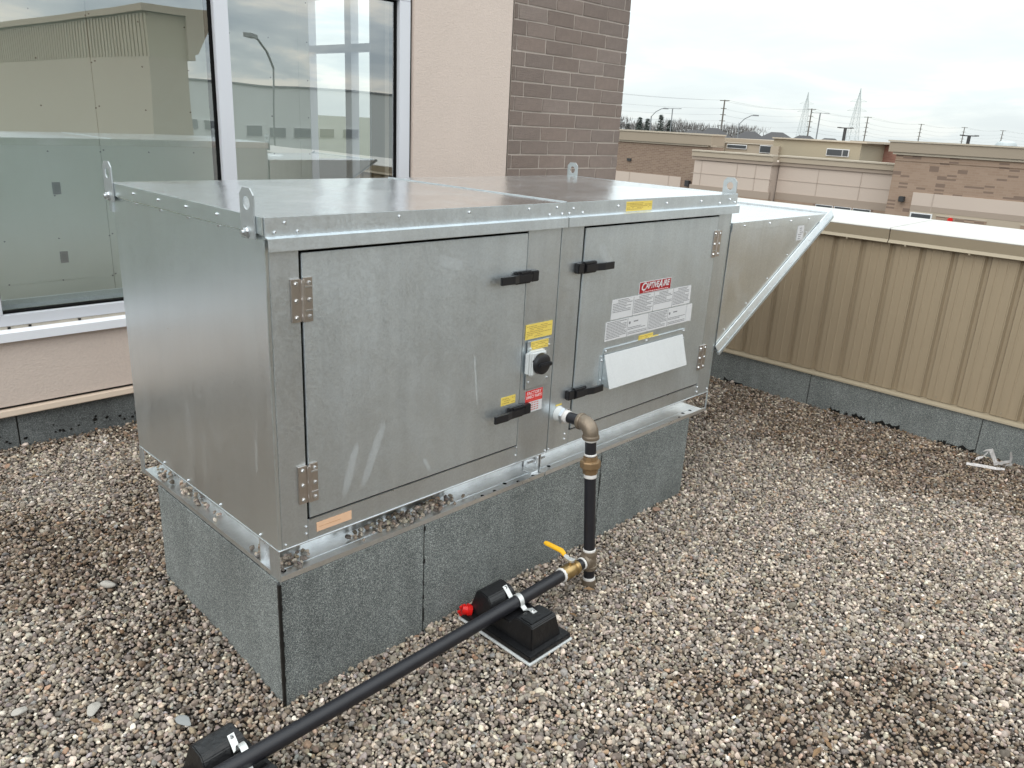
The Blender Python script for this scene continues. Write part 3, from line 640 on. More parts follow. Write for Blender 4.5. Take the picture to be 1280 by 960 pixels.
lg = sticker('brand_plate', 1.584, 1.806, 1.023, 1.070, LBL_W, -.0043, lab='dark red brand plate with white lettering'); MB().box(1.587, 1.803, -.0054, -.0049, 1.025, 1.068).build('red_field', LBL_DR, lg)
textmesh('C', .044, LBL_W, 'lettering', lg, (1.611, -.0057, 1.049), .0013, 1.0, shear=.25); textmesh('APTIVE', .033, LBL_W, 'lettering', lg, (1.671, -.0057, 1.051), .0011, .86, shear=.25)
textmesh('A', .044, LBL_W, 'lettering', lg, (1.729, -.0057, 1.050), .0012, .92, shear=.25); textmesh('IRE', .033, LBL_W, 'lettering', lg, (1.769, -.0057, 1.051), .0011, .95, shear=.25)
b = MB(); xx = 1.61
while xx < 1.78: b.box(xx, xx + .012, -.0058, -.0054, 1.0285, 1.0305); xx += .015
b.build('small_print', INK_P, lg, kind='stuff')
sticker('warning_label', 1.615, 1.715, .826, .851, LBL_Y, -.0046, 3, INK_Y, .003, 7); sticker('warning_label', 1.53, 1.615, .822, .831, LBL_Y, -.0050, 1, INK_Y, .002, 8); sticker('warning_label', 1.715, 1.755, .829, .836, LBL_Y, -.0050)
# manual pouch: sheet metal pocket leaning out at the bottom... wedge with open top
b = MB(); 
b.prism([(1.418, -.0045, .838), (1.418, -.0045, .655), (1.418, -.034, .655), (1.418, -.014, .812)], (.022, 0, 0)) if False else None
pz = MB(); pz.prism([(1.390, -.0125, .810), (1.390, -.050, .682), (1.390, -.047, .681), (1.390, -.0095, .810)], (.543, 0, 0)); pk = pz.build('document_pocket', POUCH, unit, label='pale sheet metal document pocket on the right door')
MB().box(1.392, 1.955, -.0078, -.0045, .812, .832).build('pocket_flange', G_front, pk); MB().box(1.372, 1.3885, -.0074, -.0045, .69, .806).build('pocket_flange', G_front, pk)
MB().prism([(1.391, -.0045, .806), (1.391, -.0105, .806), (1.391, -.046, .684), (1.391, -.0045, .684)], (.003, 0, 0)).build('pocket_side', G_front, pk); MB().prism([(1.929, -.0045, .806), (1.929, -.0105, .806), (1.929, -.046, .684), (1.929, -.0045, .684)], (.003, 0, 0)).build('pocket_side', G_front, pk)
b = MB()
for x_, z_ in ((1.402, .824), (1.67, .824), (1.945, .824), (1.380, .79), (1.380, .71), (1.950, .79)): screw(b, (x_, -.0078, z_), (0, -1, 0), .0035)
b.build('pocket_screws', SCREW, pk, smooth=True, kind='stuff')

# lifting lugs
def lug_mesh():
    bm = bmesh.new(); w_, h_, th = .066, .122, .004; n_ = 20
    outer = [(-w_ / 2, 0), (w_ / 2, 0), (w_ / 2, h_ - .016), (w_ / 2 - .016, h_), (-w_ / 2 + .016, h_), (-w_ / 2, h_ - .016)]
    hc = (0, h_ - .036); r_ = .0165
    ring = [(hc[0] + r_ * math.cos(2 * math.pi * i / n_), hc[1] + r_ * math.sin(2 * math.pi * i / n_)) for i in range(n_)]
    def op(a):   # point on outer outline at the same angle
        dx, dy = math.cos(a), math.sin(a); best = 9
        for (x0, y0), (x1, y1) in zip(outer, outer[1:] + outer[:1]):
            ex, ey = x1 - x0, y1 - y0; dn = dx * ey - dy * ex
            if abs(dn) < 1e-9: continue
            t1 = ((x0 - hc[0]) * ey - (y0 - hc[1]) * ex) / dn; t2 = ((x0 - hc[0]) * dy - (y0 - hc[1]) * dx) / dn
            if t1 > 0 and -1e-6 <= t2 <= 1 + 1e-6: best = min(best, t1)
        return hc[0] + dx * best, hc[1] + dy * best
    angs = sorted(set([round(2 * math.pi * i / n_, 5) for i in range(n_)] + [round(math.atan2(q - hc[1], p - hc[0]) % (2 * math.pi), 5) for p, q in outer]))
    O = [op(a) for a in angs]; I = [(hc[0] + r_ * math.cos(a), hc[1] + r_ * math.sin(a)) for a in angs]
    vv = {}
    for k, lst in (('o', O), ('i', I)):
        for sgn in (0, 1): vv[k, sgn] = [bm.verts.new((-th * sgn, p, q)) for p, q in lst]
    m_ = len(angs)
    for i in range(m_):
        j = (i + 1) % m_
        for sgn in (0, 1): bm.faces.new((vv['o', sgn][i], vv['o', sgn][j], vv['i', sgn][j], vv['i', sgn][i]))
        for k in 'oi': bm.faces.new((vv[k, 0][i], vv[k, 0][j], vv[k, 1][j], vv[k, 1][i]))
    bmesh.ops.recalc_face_normals(bm, faces=bm.faces); me = bpy.data.meshes.new('lifting_lug'); bm.to_mesh(me); bm.free(); me.materials.append(LUG); return me
lm_ = lug_mesh(); uo = orig(unit)
def lug(x_, y_, sg):
    o = put('lifting_lug', lm_, unit, loc=Vector((x_, y_, 1.336)) - uo); o.rotation_euler = (0, 0, 0 if sg < 0 else math.pi)
    b = MB(); b.cyl((0, -.0, .016), (-.003, 0, .016), .0145, 16); b.cyl((-.003, 0, .016), (-.012, 0, .016), .0115, 6); b.cyl((-.012, 0, .016), (-.016, 0, .016), .006, 10)
    me = b.mesh('bolt', SCREW, 0, True); c = put('bolt', me, o, loc=(-.004, .004, 0))
for x_, y_, sg in ((-.0095, .052, -1), (-.0095, .945, -1), (UX + .0105, .036, 1), (UX + .0105, .94, 1)): lug(x_, y_, sg)
MB().box(-.006, .006, .953, .975, 1.300, 1.350).build('lug_bracket', G_trim, unit)

# intake hood on the far end: a wedge with flanged sloping mouth
HX = 3.275; HZ = 1.262; hood = MB().prism([(UX + .011, 0, HZ), (HX - .02, 0, HZ), (UX + .011, 0, .690)], (0, UD, 0)).build('intake_hood', G_hood, unit, label='wedge shaped galvanized intake hood')
dl = Vector((HX - UX - .01, 0, HZ - .690)).normalized(); nl = Vector((dl.z, 0, -dl.x))
A_ = Vector((UX + .012, 0, .684)); B_ = Vector((HX, 0, HZ + .006))
MB().prism([A_ + Vector((0, -.004, 0)), B_ + Vector((0, -.004, 0)), B_ + nl * .010 + Vector((0, -.004, 0)), A_ + nl * .010 + Vector((0, -.004, 0))], (0, UD + .008, 0)).build('mouth_filter', G_trim, hood)
MB().prism([A_ + Vector((0, -.006, 0)) - nl * .024, B_ + Vector((0, -.006, 0)) - nl * .024, B_ + Vector((0, -.016, 0)) + nl * .010, A_ + Vector((0, -.016, 0)) + nl * .010], (0, .004, 0)).build('mouth_flange', G_hood, hood, .001)
MB().prism([A_ + Vector((0, -.018, 0)) + nl * .0105, B_ + Vector((0, -.018, 0)) + nl * .0105, B_ + Vector((0, -.018, 0)) + nl * .028, A_ + Vector((0, -.018, 0)) + nl * .028], (0, .012, 0)).build('mouth_lip', G_front, hood, .001)
MB().box(UX + .012, HX - .03, -.003, UD + .003, HZ + .0005, HZ + .0035).build('hood_top', G_top, hood, .0008)
MB().box(UX + .012, HX - .06, -.0035, -.0005, HZ - .035, HZ + .003).build('top_return', G_hood, hood, .0008)
MB().box(HX - .034, HX - .004, -.004, UD + .004, HZ + .004, HZ + .012).build('tip_flange', G_hood, hood, .001)
MB().box(UX + .020, UX + .032, -.005, -.001, .70, 1.24).build('end_return', G_trim, hood) if False else None
o = MB().box(2.915, 2.985, -.0020, -.0006, 1.145, 1.217).build('hood_label', LBL_W, hood)
b = MB(); r2 = random.Random(4)
for k in range(6): b.box(2.922 + r2.random() * .02, 2.95 + r2.random() * .03, -.0026, -.0021, 1.152 + k * .0105, 1.155 + k * .0105)
b.build('small_print', INK, o, kind='stuff')
b = MB()
for k in np.linspace(.08, .95, 6):
    p = A_.lerp(B_, k); screw(b, p + Vector((0, -.013, 0)) - nl * .004, (0, -1, 0), .0022); screw(b, p + Vector((0, -.0005, 0)) - nl * .05, (0, -1, 0), .0025)
for x_ in (2.36, 2.60, 2.82, 3.02): screw(b, (x_, -.0035, HZ - .014), (0, -1, 0), .004)
b.build('hood_screws', SCREW, hood, smooth=True, kind='stuff')
b = MB(); b.lathe((2.62, .40, HZ + .004), (2.62, .40, HZ + .010), [(0, .075), (.5, .072), (1, .06)], 32); b.build('dent_ring', G_hood, hood, smooth=True)

# ================================================================ gas piping
gas = thing('gas_pipe', (1.15, -.2, 0), 'black steel gas pipe with elbow, union and yellow handled valve running along the gravel', 'gas pipe')
OUT = Vector((1.152, -.001, .624)); EL = Vector((1.150, -.158, .628)); TEE = Vector((1.149, -.206, .102))
dn = (TEE - EL).normalized()
def ring_(p, d, r, h): p = Vector(p); d = Vector(d).normalized(); return MB().lathe(p - d * h / 2, p + d * h / 2, [(0, r * .96), (.2, r), (.8, r), (1, r * .96)], 24)
b = MB(); b.lathe(OUT, OUT + Vector((0, -.030, 0)), [(0, .030), (.4, .028), (1, .024)], 24); b.build('wall_grommet', WHITEPL, gas, smooth=True)
b = MB(); b.cyl(OUT + Vector((0, -.026, 0)), OUT + Vector((0, -.038, 0)), .034, 6); b.build('lock_nut', SCREW, gas, .0015)
ring_(OUT + Vector((0, -.045, 0)), (0, -1, 0), .0245, .018).build('thread_tape', TAPE, gas, smooth=True)
MB().cyl(OUT + Vector((0, -.04, 0)), EL + Vector((0, .035, 0)), .0205, 24).build('nipple', PIPE, gas, smooth=True)
# elbow
pts = []; R_ = .034
for i in range(9):
    a = i / 8 * math.pi / 2; pts.append(EL + Vector((0, R_, 0)) * (1 - math.sin(a)) + dn * R_ * (1 - math.cos(a)))
pts = [pts[0] + Vector((0, .014, 0))] + pts + [pts[-1] + dn * .014]
MB().tube(pts, [.0275] + [.0285] * (len(pts) - 2) + [.0275], 24).build('elbow', IRON, gas, smooth=True)
ring_(EL + Vector((0, .046, 0)), (0, 1, 0), .0315, .014).build('elbow_band', IRON, gas, smooth=True); ring_(EL + dn * .046, dn, .0315, .014).build('elbow_band', IRON, gas, smooth=True)
ring_(EL + dn * .057, dn, .0225, .010).build('thread_tape', TAPE, gas, smooth=True)
MB().cyl(EL + dn * .05, EL + dn * .13, .0205, 24).build('nipple', PIPE, gas, smooth=True)
ring_(EL + dn * .112, dn, .0225, .008).build('thread_tape', TAPE, gas, smooth=True)
u0 = EL + dn * .118; u1 = EL + dn * .185
un = MB().lathe(u0, u1, [(0, .026), (.22, .027), (.24, .036), (.30, .038), (.62, .038), (.66, .036), (.68, .029), (1, .027)], 8).build('union', BRONZE, gas, .001)
ring_(EL + dn * .193, dn, .0235, .014).build('thread_tape', TAPE, gas, smooth=True)
MB().cyl(EL + dn * .18, TEE - dn * .03, .0212, 24).build('riser', PIPE, gas, smooth=True)
ring_(TEE - dn * .040, dn, .0240, .010).build('thread_tape', TAPE, gas, smooth=True)
PD = Vector((-1, -.020, -.003)).normalized()
b = MB(); b.lathe(TEE - dn * .036, TEE + dn * .036, [(0, .029), (.18, .030), (.2, .0265), (.8, .0265), (.82, .030), (1, .029)], 24); b.lathe(TEE, TEE + PD * .040, [(0, .0265), (.7, .0265), (.72, .030), (1, .029)], 24)
b.build('tee', IRON, gas, smooth=True)
MB().cyl(TEE + dn * .034, TEE + dn * .075, .0205, 20).build('drip_nipple', PIPE, gas, smooth=True)
ring_(TEE + dn * .076, dn, .0235, .012).build('thread_tape', TAPE, gas, smooth=True)
MB().lathe(TEE + dn * .080, TEE + dn * .118, [(0, .026), (.9, .027), (1, .024)], 20).build('drip_cap', IRON, gas, smooth=True)
ring_(TEE + PD * .044, PD, .0238, .009).build('thread_tape', TAPE, gas, smooth=True)
MB().cyl(TEE + PD * .04, TEE + PD * .078, .0205, 20).build('nipple', PIPE, gas, smooth=True)
v0 = TEE + PD * .076; v1 = TEE + PD * .158
valve = MB().lathe(v0, v1, [(0, .027), (.16, .028), (.2, .0235), (.38, .0275), (.6, .0275), (.78, .0235), (.82, .028), (1, .027)], 12).build('ball_valve', BRASS, gas, smooth=True)
ring_(v0 + PD * .001, PD, .0236, .008).build('thread_tape', TAPE, gas, smooth=True); ring_(v1 + PD * .002, PD, .0265, .012).build('thread_tape', TAPE, gas, smooth=True)
vc = v0.lerp(v1, .42); MB().cyl(vc, vc + Vector((0, .0, .040)), .010, 12).build('valve_stem', BRASS, valve, smooth=True)
MB().cyl(vc + Vector((0, 0, .036)), vc + Vector((0, 0, .045)), .013, 6).build('stem_nut', SCREW, valve)
# lever: white neck then yellow vinyl grip pointing back-left
hd = Vector((-.2, 1, 0)).normalized(); sdv = Vector((hd.y, -hd.x, 0)); lv = vc + Vector((0, 0, .043))
def bar(path, wd, th, name, mat, par):
    b = MB(); bm = b.bm; prev = None
    for i, (p, w2_) in enumerate(path):
        c = [bm.verts.new(Vector(p) + sdv * (sg * w2_) + Vector((0, 0, zz3))) for sg, zz3 in ((-1, 0), (1, 0), (1, th), (-1, th))]
        if prev:
            for k in range(4): bm.faces.new((prev[k], prev[(k + 1) % 4], c[(k + 1) % 4], c[k]))
        else: bm.faces.new(c[::-1])
        prev = c
    bm.faces.new(prev); return b.build(name, mat, par, .0012)
bar([(lv - hd * .012, .010), (lv + hd * .012, .010), (lv + hd * .030 + Vector((0, 0, .008)), .0085)], 0, .004, 'lever_neck', STRAP, valve)
bar([(lv + hd * .028 + Vector((0, 0, .006)), .0105), (lv + hd * .042 + Vector((0, 0, .018)), .0115), (lv + hd * .105 + Vector((0, 0, .026)), .0105), (lv + hd * .116 + Vector((0, 0, .027)), .007)], 0, .008, 'lever_grip', YELLOW, valve)
P0 = v1 + PD * .004; P1 = Vector((-1.9, TEE.y - .052, .098)); MB().tube([P0 + (P1 - P0) * k + Vector((0, -.012 * math.sin(k * math.pi), 0)) for k in np.linspace(0, 1, 14)], .0218, 24).build('pipe_run', PIPE, gas, smooth=True)
def pipe_y(xq): k = (P0.x - xq) / (P0.x - P1.x); return P0.y + (P1.y - P0.y) * k - .012 * math.sin(k * math.pi)

# ---- rubber pipe supports
def support(xc, yc, rotz, label, zg=0.004):
    t_ = thing('pipe_support', (xc, yc, zg), label, 'pipe support', 'black rubber blocks carrying the gas pipe')
    # local profile along y (length) and z, mesh built around the origin
    def loc(o): o.rotation_euler = (0, 0, 0); return o
    Lh = .150; w_ = .072
    prof = [(-Lh, .022), (-Lh + .008, .094), (-Lh + .014, .100), (-.072, .100), (-.060, .095), (-.040, .074), (.045, .074), (.062, .096), (.074, .106), (Lh - .03, .112), (Lh - .016, .106), (Lh, .022)]
    b = MB(); b.prism([(-w_, y_, z_) for y_, z_ in prof], (2 * w_, 0, 0))
    for v in b.bm.verts:
        k = max(0, (v.co.z - .022) / .09); v.co.x *= 1 - .22 * k; v.co.y *= 1 - .05 * k
    me = b.mesh('block', RUBBER, .003); o = bpy.data.objects.new('block', me); COL.objects.link(o); o.parent = t_
    b = MB(); b.box(-.100, .100, -.172, .160, .004, .0235); me = b.mesh('foot', RUBBER, .003); o2 = bpy.data.objects.new('foot', me); COL.objects.link(o2); o2.parent = t_
    b = MB(); b.box(-.1045, .1045, -.1765, .164, -.004, .0035); me = b.mesh('base_pad', WHITEPL, .001); o2 = bpy.data.objects.new('base_pad', me); COL.objects.link(o2); o2.parent = t_
    # end lip and a moulded notch
    b = MB(); b.box(-.050, .050, -.1265, -.075, .1005, .1030); me = b.mesh('pad_ridge', RUBBER, .0012); o2 = bpy.data.objects.new('pad_ridge', me); COL.objects.link(o2); o2.parent = t_
    # strap over the pipe (pipe axis is local x, centre at y=0,z=.098)
    b = MB(); bm = b.bm; prev = None; path = [(-.092, .1035), (-.066, .1025), (-.040, .085)]
    path += [(-math.cos(a) * .0255, .098 - zg + math.sin(a) * .0255) for a in np.linspace(-.15, math.pi + .15, 12)] + [(.040, .087), (.060, .100), (.080, .1105)]
    for y_, z_ in path:
        x0_ = .018 + (y_ * .16)
        c = [bm.verts.new((x0_ - .0095, y_, z_)), bm.verts.new((x0_ + .0095, y_, z_)), bm.verts.new((x0_ + .0095, y_, z_ + .0022)), bm.verts.new((x0_ - .0095, y_, z_ + .0022))]
        if prev:
            for k in range(4): bm.faces.new((prev[k], prev[(k + 1) % 4], c[(k + 1) % 4], c[k]))
        else: bm.faces.new(c[::-1])
        prev = c
    bm.faces.new(prev); me = b.mesh('strap', STRAP, 0, True); o3 = bpy.data.objects.new('strap', me); COL.objects.link(o3); o3.parent = t_
    for y_, z_ in ((-.080, .1045), (.073, .108)):
        b = MB(); b.lathe((.018 + y_ * .16, y_, z_), (.018 + y_ * .16, y_, z_ + .005), [(0, .0065), (1, .004)], 8); me = b.mesh('strap_screw', SCREW); o4 = bpy.data.objects.new('strap_screw', me); COL.objects.link(o4); o4.parent = o3
    t_.rotation_euler = (0, 0, rotz); return t_
support(.738, pipe_y(.738), 0, 'black rubber pipe block with raised ends beside the curb, below the yellow valve')
support(-.262, pipe_y(-.262) + .022, R(4), 'black rubber pipe block at the bottom edge, its strap twisted white', -.012)
# red cap lying between block and curb
rc = MB(); rc.lathe((.640, -.060, .040), (.668, -.078, .030), [(0, .017), (.55, .018), (.56, .024), (1, .022)], 12); 
for i in range(6): a = i / 6 * 6.28; rc.box(.640 + .016 * math.cos(a) - .004, .640 + .016 * math.cos(a) + .004, -.066 - .004, -.066 + .004, .036 + .016 * math.sin(a), .044 + .016 * math.sin(a))
o = rc.build('thread_protector', REDPL, smooth=True); recenter(o); tag(o, 'small red plastic pipe thread cap lying on gravel behind the rubber block', 'plastic cap')

# ================================================================ leaf litter
LEAF = M('dead_leaf', (.20, .12, .06), .8, 0, .35, 40)
b = MB(); r3 = random.Random(21)
for _ in range(230):
    if r3.random() < .5: x_, y_ = 3.86 - abs(r3.gauss(0, .35)), r3.uniform(-1.4, 1.8)
    else: x_, y_ = r3.uniform(-1.2, 3.6), r3.uniform(-1.5, 2.3)
    if 0 < x_ < 2.1 and 0 < y_ < .82: continue
    a = r3.random() * 6.28; L_ = r3.uniform(.008, .026); z_ = float(hgt(x_, y_)) + .015
    d1 = Vector((math.cos(a), math.sin(a), r3.uniform(-.2, .3))) * L_; d2 = Vector((-math.sin(a), math.cos(a), r3.uniform(-.3, .3))) * L_ * r3.uniform(.15, .4); c = Vector((x_, y_, z_))
    b.poly([c - d1, c - d2 + Vector((0, 0, .002)), c + d1, c + d2 + Vector((0, 0, .004))])
o = b.build('leaf_litter', LEAF, kind='stuff'); tag(o, 'scattered brown dead leaf scraps lying on the gravel', 'leaves')
# ================================================================ scrap and odd stones
sk = MB(); bm = sk.bm; r2 = random.Random(12)
def strip(pts, wv):
    prev = None
    for p in pts:
        c = (bm.verts.new(p), bm.verts.new(Vector(p) + Vector(wv) * r2.uniform(.6, 1.2)))
        if prev: bm.faces.new((prev[0], prev[1], c[1], c[0]))
        prev = c
strip([(3.52, -.83, .03), (3.56, -.90, .028), (3.60, -.98, .024), (3.64, -1.03, .026), (3.70, -1.02, .035), (3.76, -1.045, .03)], (.016, .006, .014))
strip([(3.70, -.87, .09), (3.72, -.90, .10), (3.71, -.93, .055), (3.70, -.95, .03), (3.68, -1.0, .04)], (.03, -.012, .012)); strip([(3.64, -.85, .035), (3.68, -.88, .05), (3.70, -.90, .085)], (.02, .0, .02))
strip([(3.78, -1.01, .11), (3.775, -1.02, .07), (3.76, -1.03, .03), (3.70, -1.0, .03)], (.018, -.008, .005)); strip([(3.66, -.96, .03), (3.72, -1.0, .035), (3.77, -1.03, .045)], (.03, .012, .01))
o = sk.build('scrap_metal', FOIL); sm_ = o.modifiers.new('thickness', 'SOLIDIFY'); sm_.thickness = .0015; recenter(o); o.scale = (.8, .8, .8); tag(o, 'crumpled white strip of scrap flashing on gravel against the tan parapet', 'scrap')
def bigstone(x_, y_, sz, col, label, nm='large_pebble', flat=1.):
    me = stone_mesh(nm, int(abs(x_ * 977)) + 3, 3); me.materials.clear(); me.materials.append(col); o = put(nm, me); o.scale = (sz, sz * .75, sz * .6 * flat); o.location = (x_, y_, float(hgt(x_, y_)) + .012 + sz * .1); o.rotation_euler = (0, 0, x_ * 5); tag(o, label, 'stone')
SG = M('pale_stone', (.40, .375, .34), .85, 0, .1, 20, bump=.2, bs=60); SB = M('brown_stone', (.26, .165, .12), .85, 0, .15, 30); SGR = M('grey_stone', (.26, .27, .27), .85, 0, .15, 30)
bigstone(-.185, .862, .055, SG, 'pale broken stone larger than the gravel left of the curb corner')
bigstone(1.838, -.046, .050, SB, 'flat round brown stone at the foot of the curb near its right end', flat=.4)
bigstone(-.43, .30, .062, SG, 'long pale flat stone near the left edge in foreground gravel', flat=.5)
bigstone(-.58, .42, .042, SG, 'pale oval stone at the far left of the foreground gravel')
bigstone(-.26, .10, .055, SGR, 'grey wedge stone left of the curb front corner', flat=.6)

# ================================================================ parapets
def parapet(org, label, along, a0, a1, face, depth, joints, cjoints, pitch=.1675, phase=0., z_top=1.172, face_sgn=-1, base_mat=MEMB):
    """low wall with ribbed tan siding, metal coping and membrane base. along: 'y' (face looks to -x) or 'x' (face looks to +y)"""
    t_ = thing('parapet', org, label, 'parapet'); oo = orig(t_); s_ = face_sgn
    def B(f0, f1, u0, u1, z0, z1):      # f: distance behind the face
        p, q = face - s_ * f0, face - s_ * f1; p, q = min(p, q), max(p, q)
        return MB().box(p, q, u0, u1, z0, z1) if along == 'y' else MB().box(u0, u1, p, q, z0, z1)
    def PR(prof, u0, u1):               # prof: (f, z)
        pts = [((face - s_ * f_, u0, z_) if along == 'y' else (u0, face - s_ * f_, z_)) for f_, z_ in prof]
        return MB().prism(pts, (0, u1 - u0, 0) if along == 'y' else (u1 - u0, 0, 0))
    B(.045, depth - .01, a0, a1, -6.0 if along == 'y' else -.4, z_top - .03).build('wall_core', TANW, t_)
    # membrane upstand
    cuts = [a0] + [j for j in sorted(joints) if a0 < j < a1] + [a1]
    for u, v in zip(cuts, cuts[1:]): B(.000, .040, u + .002, v - .002, -.08, .208).build('membrane_sheet', base_mat, t_, .002)
    b = MB()
    for u in cuts[1:-1]:
        p = sorted((face - s_ * .004, face - s_ * .03)); 
        if along == 'y': b.box(p[0], p[1], u - .004, u + .004, -.05, .205)
        else: b.box(u - .004, u + .004, p[0], p[1], -.05, .205)
    b.build('bitumen_seam', BITUMEN, t_)
    PR([(-.012, .214), (-.014, .205), (-.011, .205), (.0, .2095), (.04, .2105), (.04, .228), (.004, .224)], a0, a1).build('base_flashing', COPING_H, t_)
    # ribbed panels, one piece per rib
    D_ = .018; prof = [(0, 0), (.004, 0), (.0065, -.0016), (.009, 0), (.044, 0), (.047, -.0022), (.052, -.0022), (.055, 0), (.092, 0), (.095, -.0022), (.100, -.0022), (.103, 0), (pitch - .036, 0), (pitch - .030, D_), (pitch - .010, D_), (pitch - .001, 0)]
    bm = bmesh.new(); z0, z1 = .229, z_top - .06
    lo = []; hi = []
    for u, f_ in prof:
        for lst, z_ in ((lo, z0), (hi, z1)):
            p = (-s_ * (.022 + f_), u, z_) if along == 'y' else (u, -s_ * (.022 + f_), z_)
            lst.append(bm.verts.new(p))
    for i in range(len(prof) - 1): bm.faces.new((lo[i], lo[i + 1], hi[i + 1], hi[i]))
    bmesh.ops.recalc_face_normals(bm, faces=bm.faces)
    bmesh.ops.solidify(bm, geom=list(bm.faces), thickness=.001); me = bpy.data.meshes.new('siding_panel'); bm.to_mesh(me); bm.free(); me.materials.append(SIDING)
    u = a0 + phase
    while u < a1 - .02:
        p = Vector((face, u, 0)) if along == 'y' else Vector((u, face, 0)); put('siding_panel', me, t_, loc=p - oo); u += pitch
    b = MB(); u = a0 + phase + .072; k_ = 0
    while u < a1 - .05:
        for z_ in (.262, z_top - .09): screw(b, (face + s_ * .0225, u, z_) if along == 'y' else (u, face + s_ * .0225, z_), (s_, 0, 0) if along == 'y' else (0, s_, 0), .0045)
        k_ += 1; u += pitch * 2
    b.build('siding_screws', COPING_F, t_, smooth=True, kind='stuff')
    b = MB(); u = a0
    while u < a1 - .02:       # black mastic squeezed out along the gravel line
        ln = random.uniform(.02, .16)
        if random.random() < .35:
            x__ = face + s_ * .0018; hz = float(hgt(face, u)) if along == 'y' else 0
            pts = []; kk = 7
            for i in range(kk + 1): pts.append((u + ln * i / kk, hz + .006 + random.random() ** 2 * .022))
            pts = [(u, hz - .02)] + pts + [(u + ln, hz - .02)]
            b.prism([(x__, p, q) if along == 'y' else (p, x__, q) for p, q in pts], (-s_ * .002, 0, 0) if along == 'y' else (0, -s_ * .002, 0))
        u += ln + random.uniform(.0, .08)
    b.build('mastic_bleed', BITUMEN, t_, kind='stuff')
    # coping
    cc = [a0] + [j for j in cjoints if a0 < j < a1] + [a1]
    for u, v in zip(cc, cc[1:]):
        g = .0025
        o = PR([(-.012, z_top - .007), (-.004, z_top - .001), (.02, z_top), (depth, z_top + .010), (depth + .008, z_top), (depth + .008, z_top - .03), (.0, z_top - .03)], u + g, v - g).build('coping', COPING_T, t_)
        PR([(-.010, z_top - .009), (-.003, z_top - .066), (.016, z_top - .066), (.012, z_top - .009)], u + g, v - g).build('coping_fascia', COPING_F, o)
        PR([(-.004, z_top - .0665), (-.017, z_top - .084), (-.013, z_top - .087), (.016, z_top - .0700)], u + g, v - g).build('drip_hem', COPING_H, o)
    return t_
parapet((4.2, -.4, 0), 'tan ribbed metal parapet wall with white coping at right, behind the unit hood', 'y', -3.25, 2.43, 3.878, .745, [-2.81, -1.81, -.81, .19, 1.19, 2.19], [-3.2 + .03, -.118, 2.4], phase=.061 - .133 + .015, face_sgn=1 * -1)
parapet((0, -3.6, 0), 'tan ribbed metal parapet wall behind the camera, seen only as window reflection', 'x', -8, 3.86, -3.05, .30, [-6, -5, -4, -3, -2, -1, 0, 1, 2, 3], [-6, -3, 0, 3], face_sgn=1)

# ================================================================ own building: corner volume with windows
WY = 2.43
bld = thing('corner_building', (1.5, 4.6, 0), 'corner volume with big window bays, cream stucco pier and brown brick pier behind the unit', 'building')
MB().box(-7, 2.384, WY, WY + .28, .214, .545).build('stucco_wall', STUCCO, bld)
MB().box(2.402, 3.272, WY, WY + .30, .214, 3.9).build('stucco_wall', STUCCO, bld, .004)
MB().box(-7, 2.400, WY, WY + .30, 2.62, 3.9).build('stucco_wall', STUCCO, bld)
MB().box(-7, 4.55, WY + .012, WY + .05, -.3, .155).build('wall_base', BITUMEN, bld)
cuts = [-7, -6.03, -5.03, -4.03, -3.03, -2.03, -1.03, -.034, .966, 1.966, 2.966, 3.87]
for u, v in zip(cuts, cuts[1:]): MB().box(u + .0035, v - .0035, WY + .008, WY + .02, -.08, .172).build('membrane_sheet', MEMB_D, bld, .001)
b = MB(); u = -1.3
while u < 3.8:
    for _ in range(random.choice((1, 2, 3, 6))):
        cx_, cz_, rr_ = u + random.gauss(0, .035), .012 + abs(random.gauss(0, .028)), random.uniform(.002, .011)
        b.prism([(cx_ + rr_ * random.uniform(.6, 1.3) * math.cos(k), WY + .0065, cz_ + rr_ * random.uniform(.5, 1.2) * math.sin(k)) for k in np.linspace(0, 5.5, 7)], (0, .0015, 0))
    u += random.uniform(.02, .11)
b.build('mastic_splash', BITUMEN, bld, kind='stuff')
MB().prism([(-7, WY + .02, .176), (-7, WY - .022, .168), (-7, WY - .024, .172), (-7, WY - .020, .196), (-7, WY + .02, .200)], (10.28, 0, 0)).build('base_flashing', STUCCO_T, bld)
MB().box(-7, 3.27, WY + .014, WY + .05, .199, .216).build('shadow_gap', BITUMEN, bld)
# window sill, frame, panes
MB().prism([(-7, WY - .030, .536), (-7, WY - .030, .578), (-7, WY + .03, .588), (-7, WY + .03, .546), (-7, WY - .002, .546), (-7, WY - .002, .541), (-7, WY - .026, .536)], (9.40, 0, 0)).build('window_sill', SILL, bld)
MB().box(-7, 2.392, WY + .018, WY + .05, .584, .602).build('caulk_joint', CAULK, bld)
b = MB()
for xk in (-.01, .078, .30, -.5, -1.3): b.box(xk, xk + .012, WY + .014, WY + .02, .588, .597)
b.build('weep_hole', BITUMEN, bld, kind='stuff')
win = MB().box(-7, 2.386, WY + .012, WY + .11, .602, .655).build('window_frame', FRAME, bld, .002, label='pale aluminium window frame')
MB().box(-7, 2.386, WY + .012, WY + .11, 2.305, 2.62).build('frame_head', FRAME, win, .002)
MB().box(2.302, 2.386, WY + .0115, WY + .1105, .656, 2.304).build('jamb', FRAME, win, .002)
for xm in (1.110, -.100, -1.31, -2.52, -3.73, -4.94, -6.15): MB().box(xm, xm + .079, WY + .0115, WY + .1105, .656, 2.304).build('mullion', FRAME, win, .002)
edges_ = [(-6.07, -4.94), (-4.86, -3.73), (-3.65, -2.52), (-2.44, -1.31), (-1.23, -.10), (-.021, 1.110), (1.189, 2.302)]
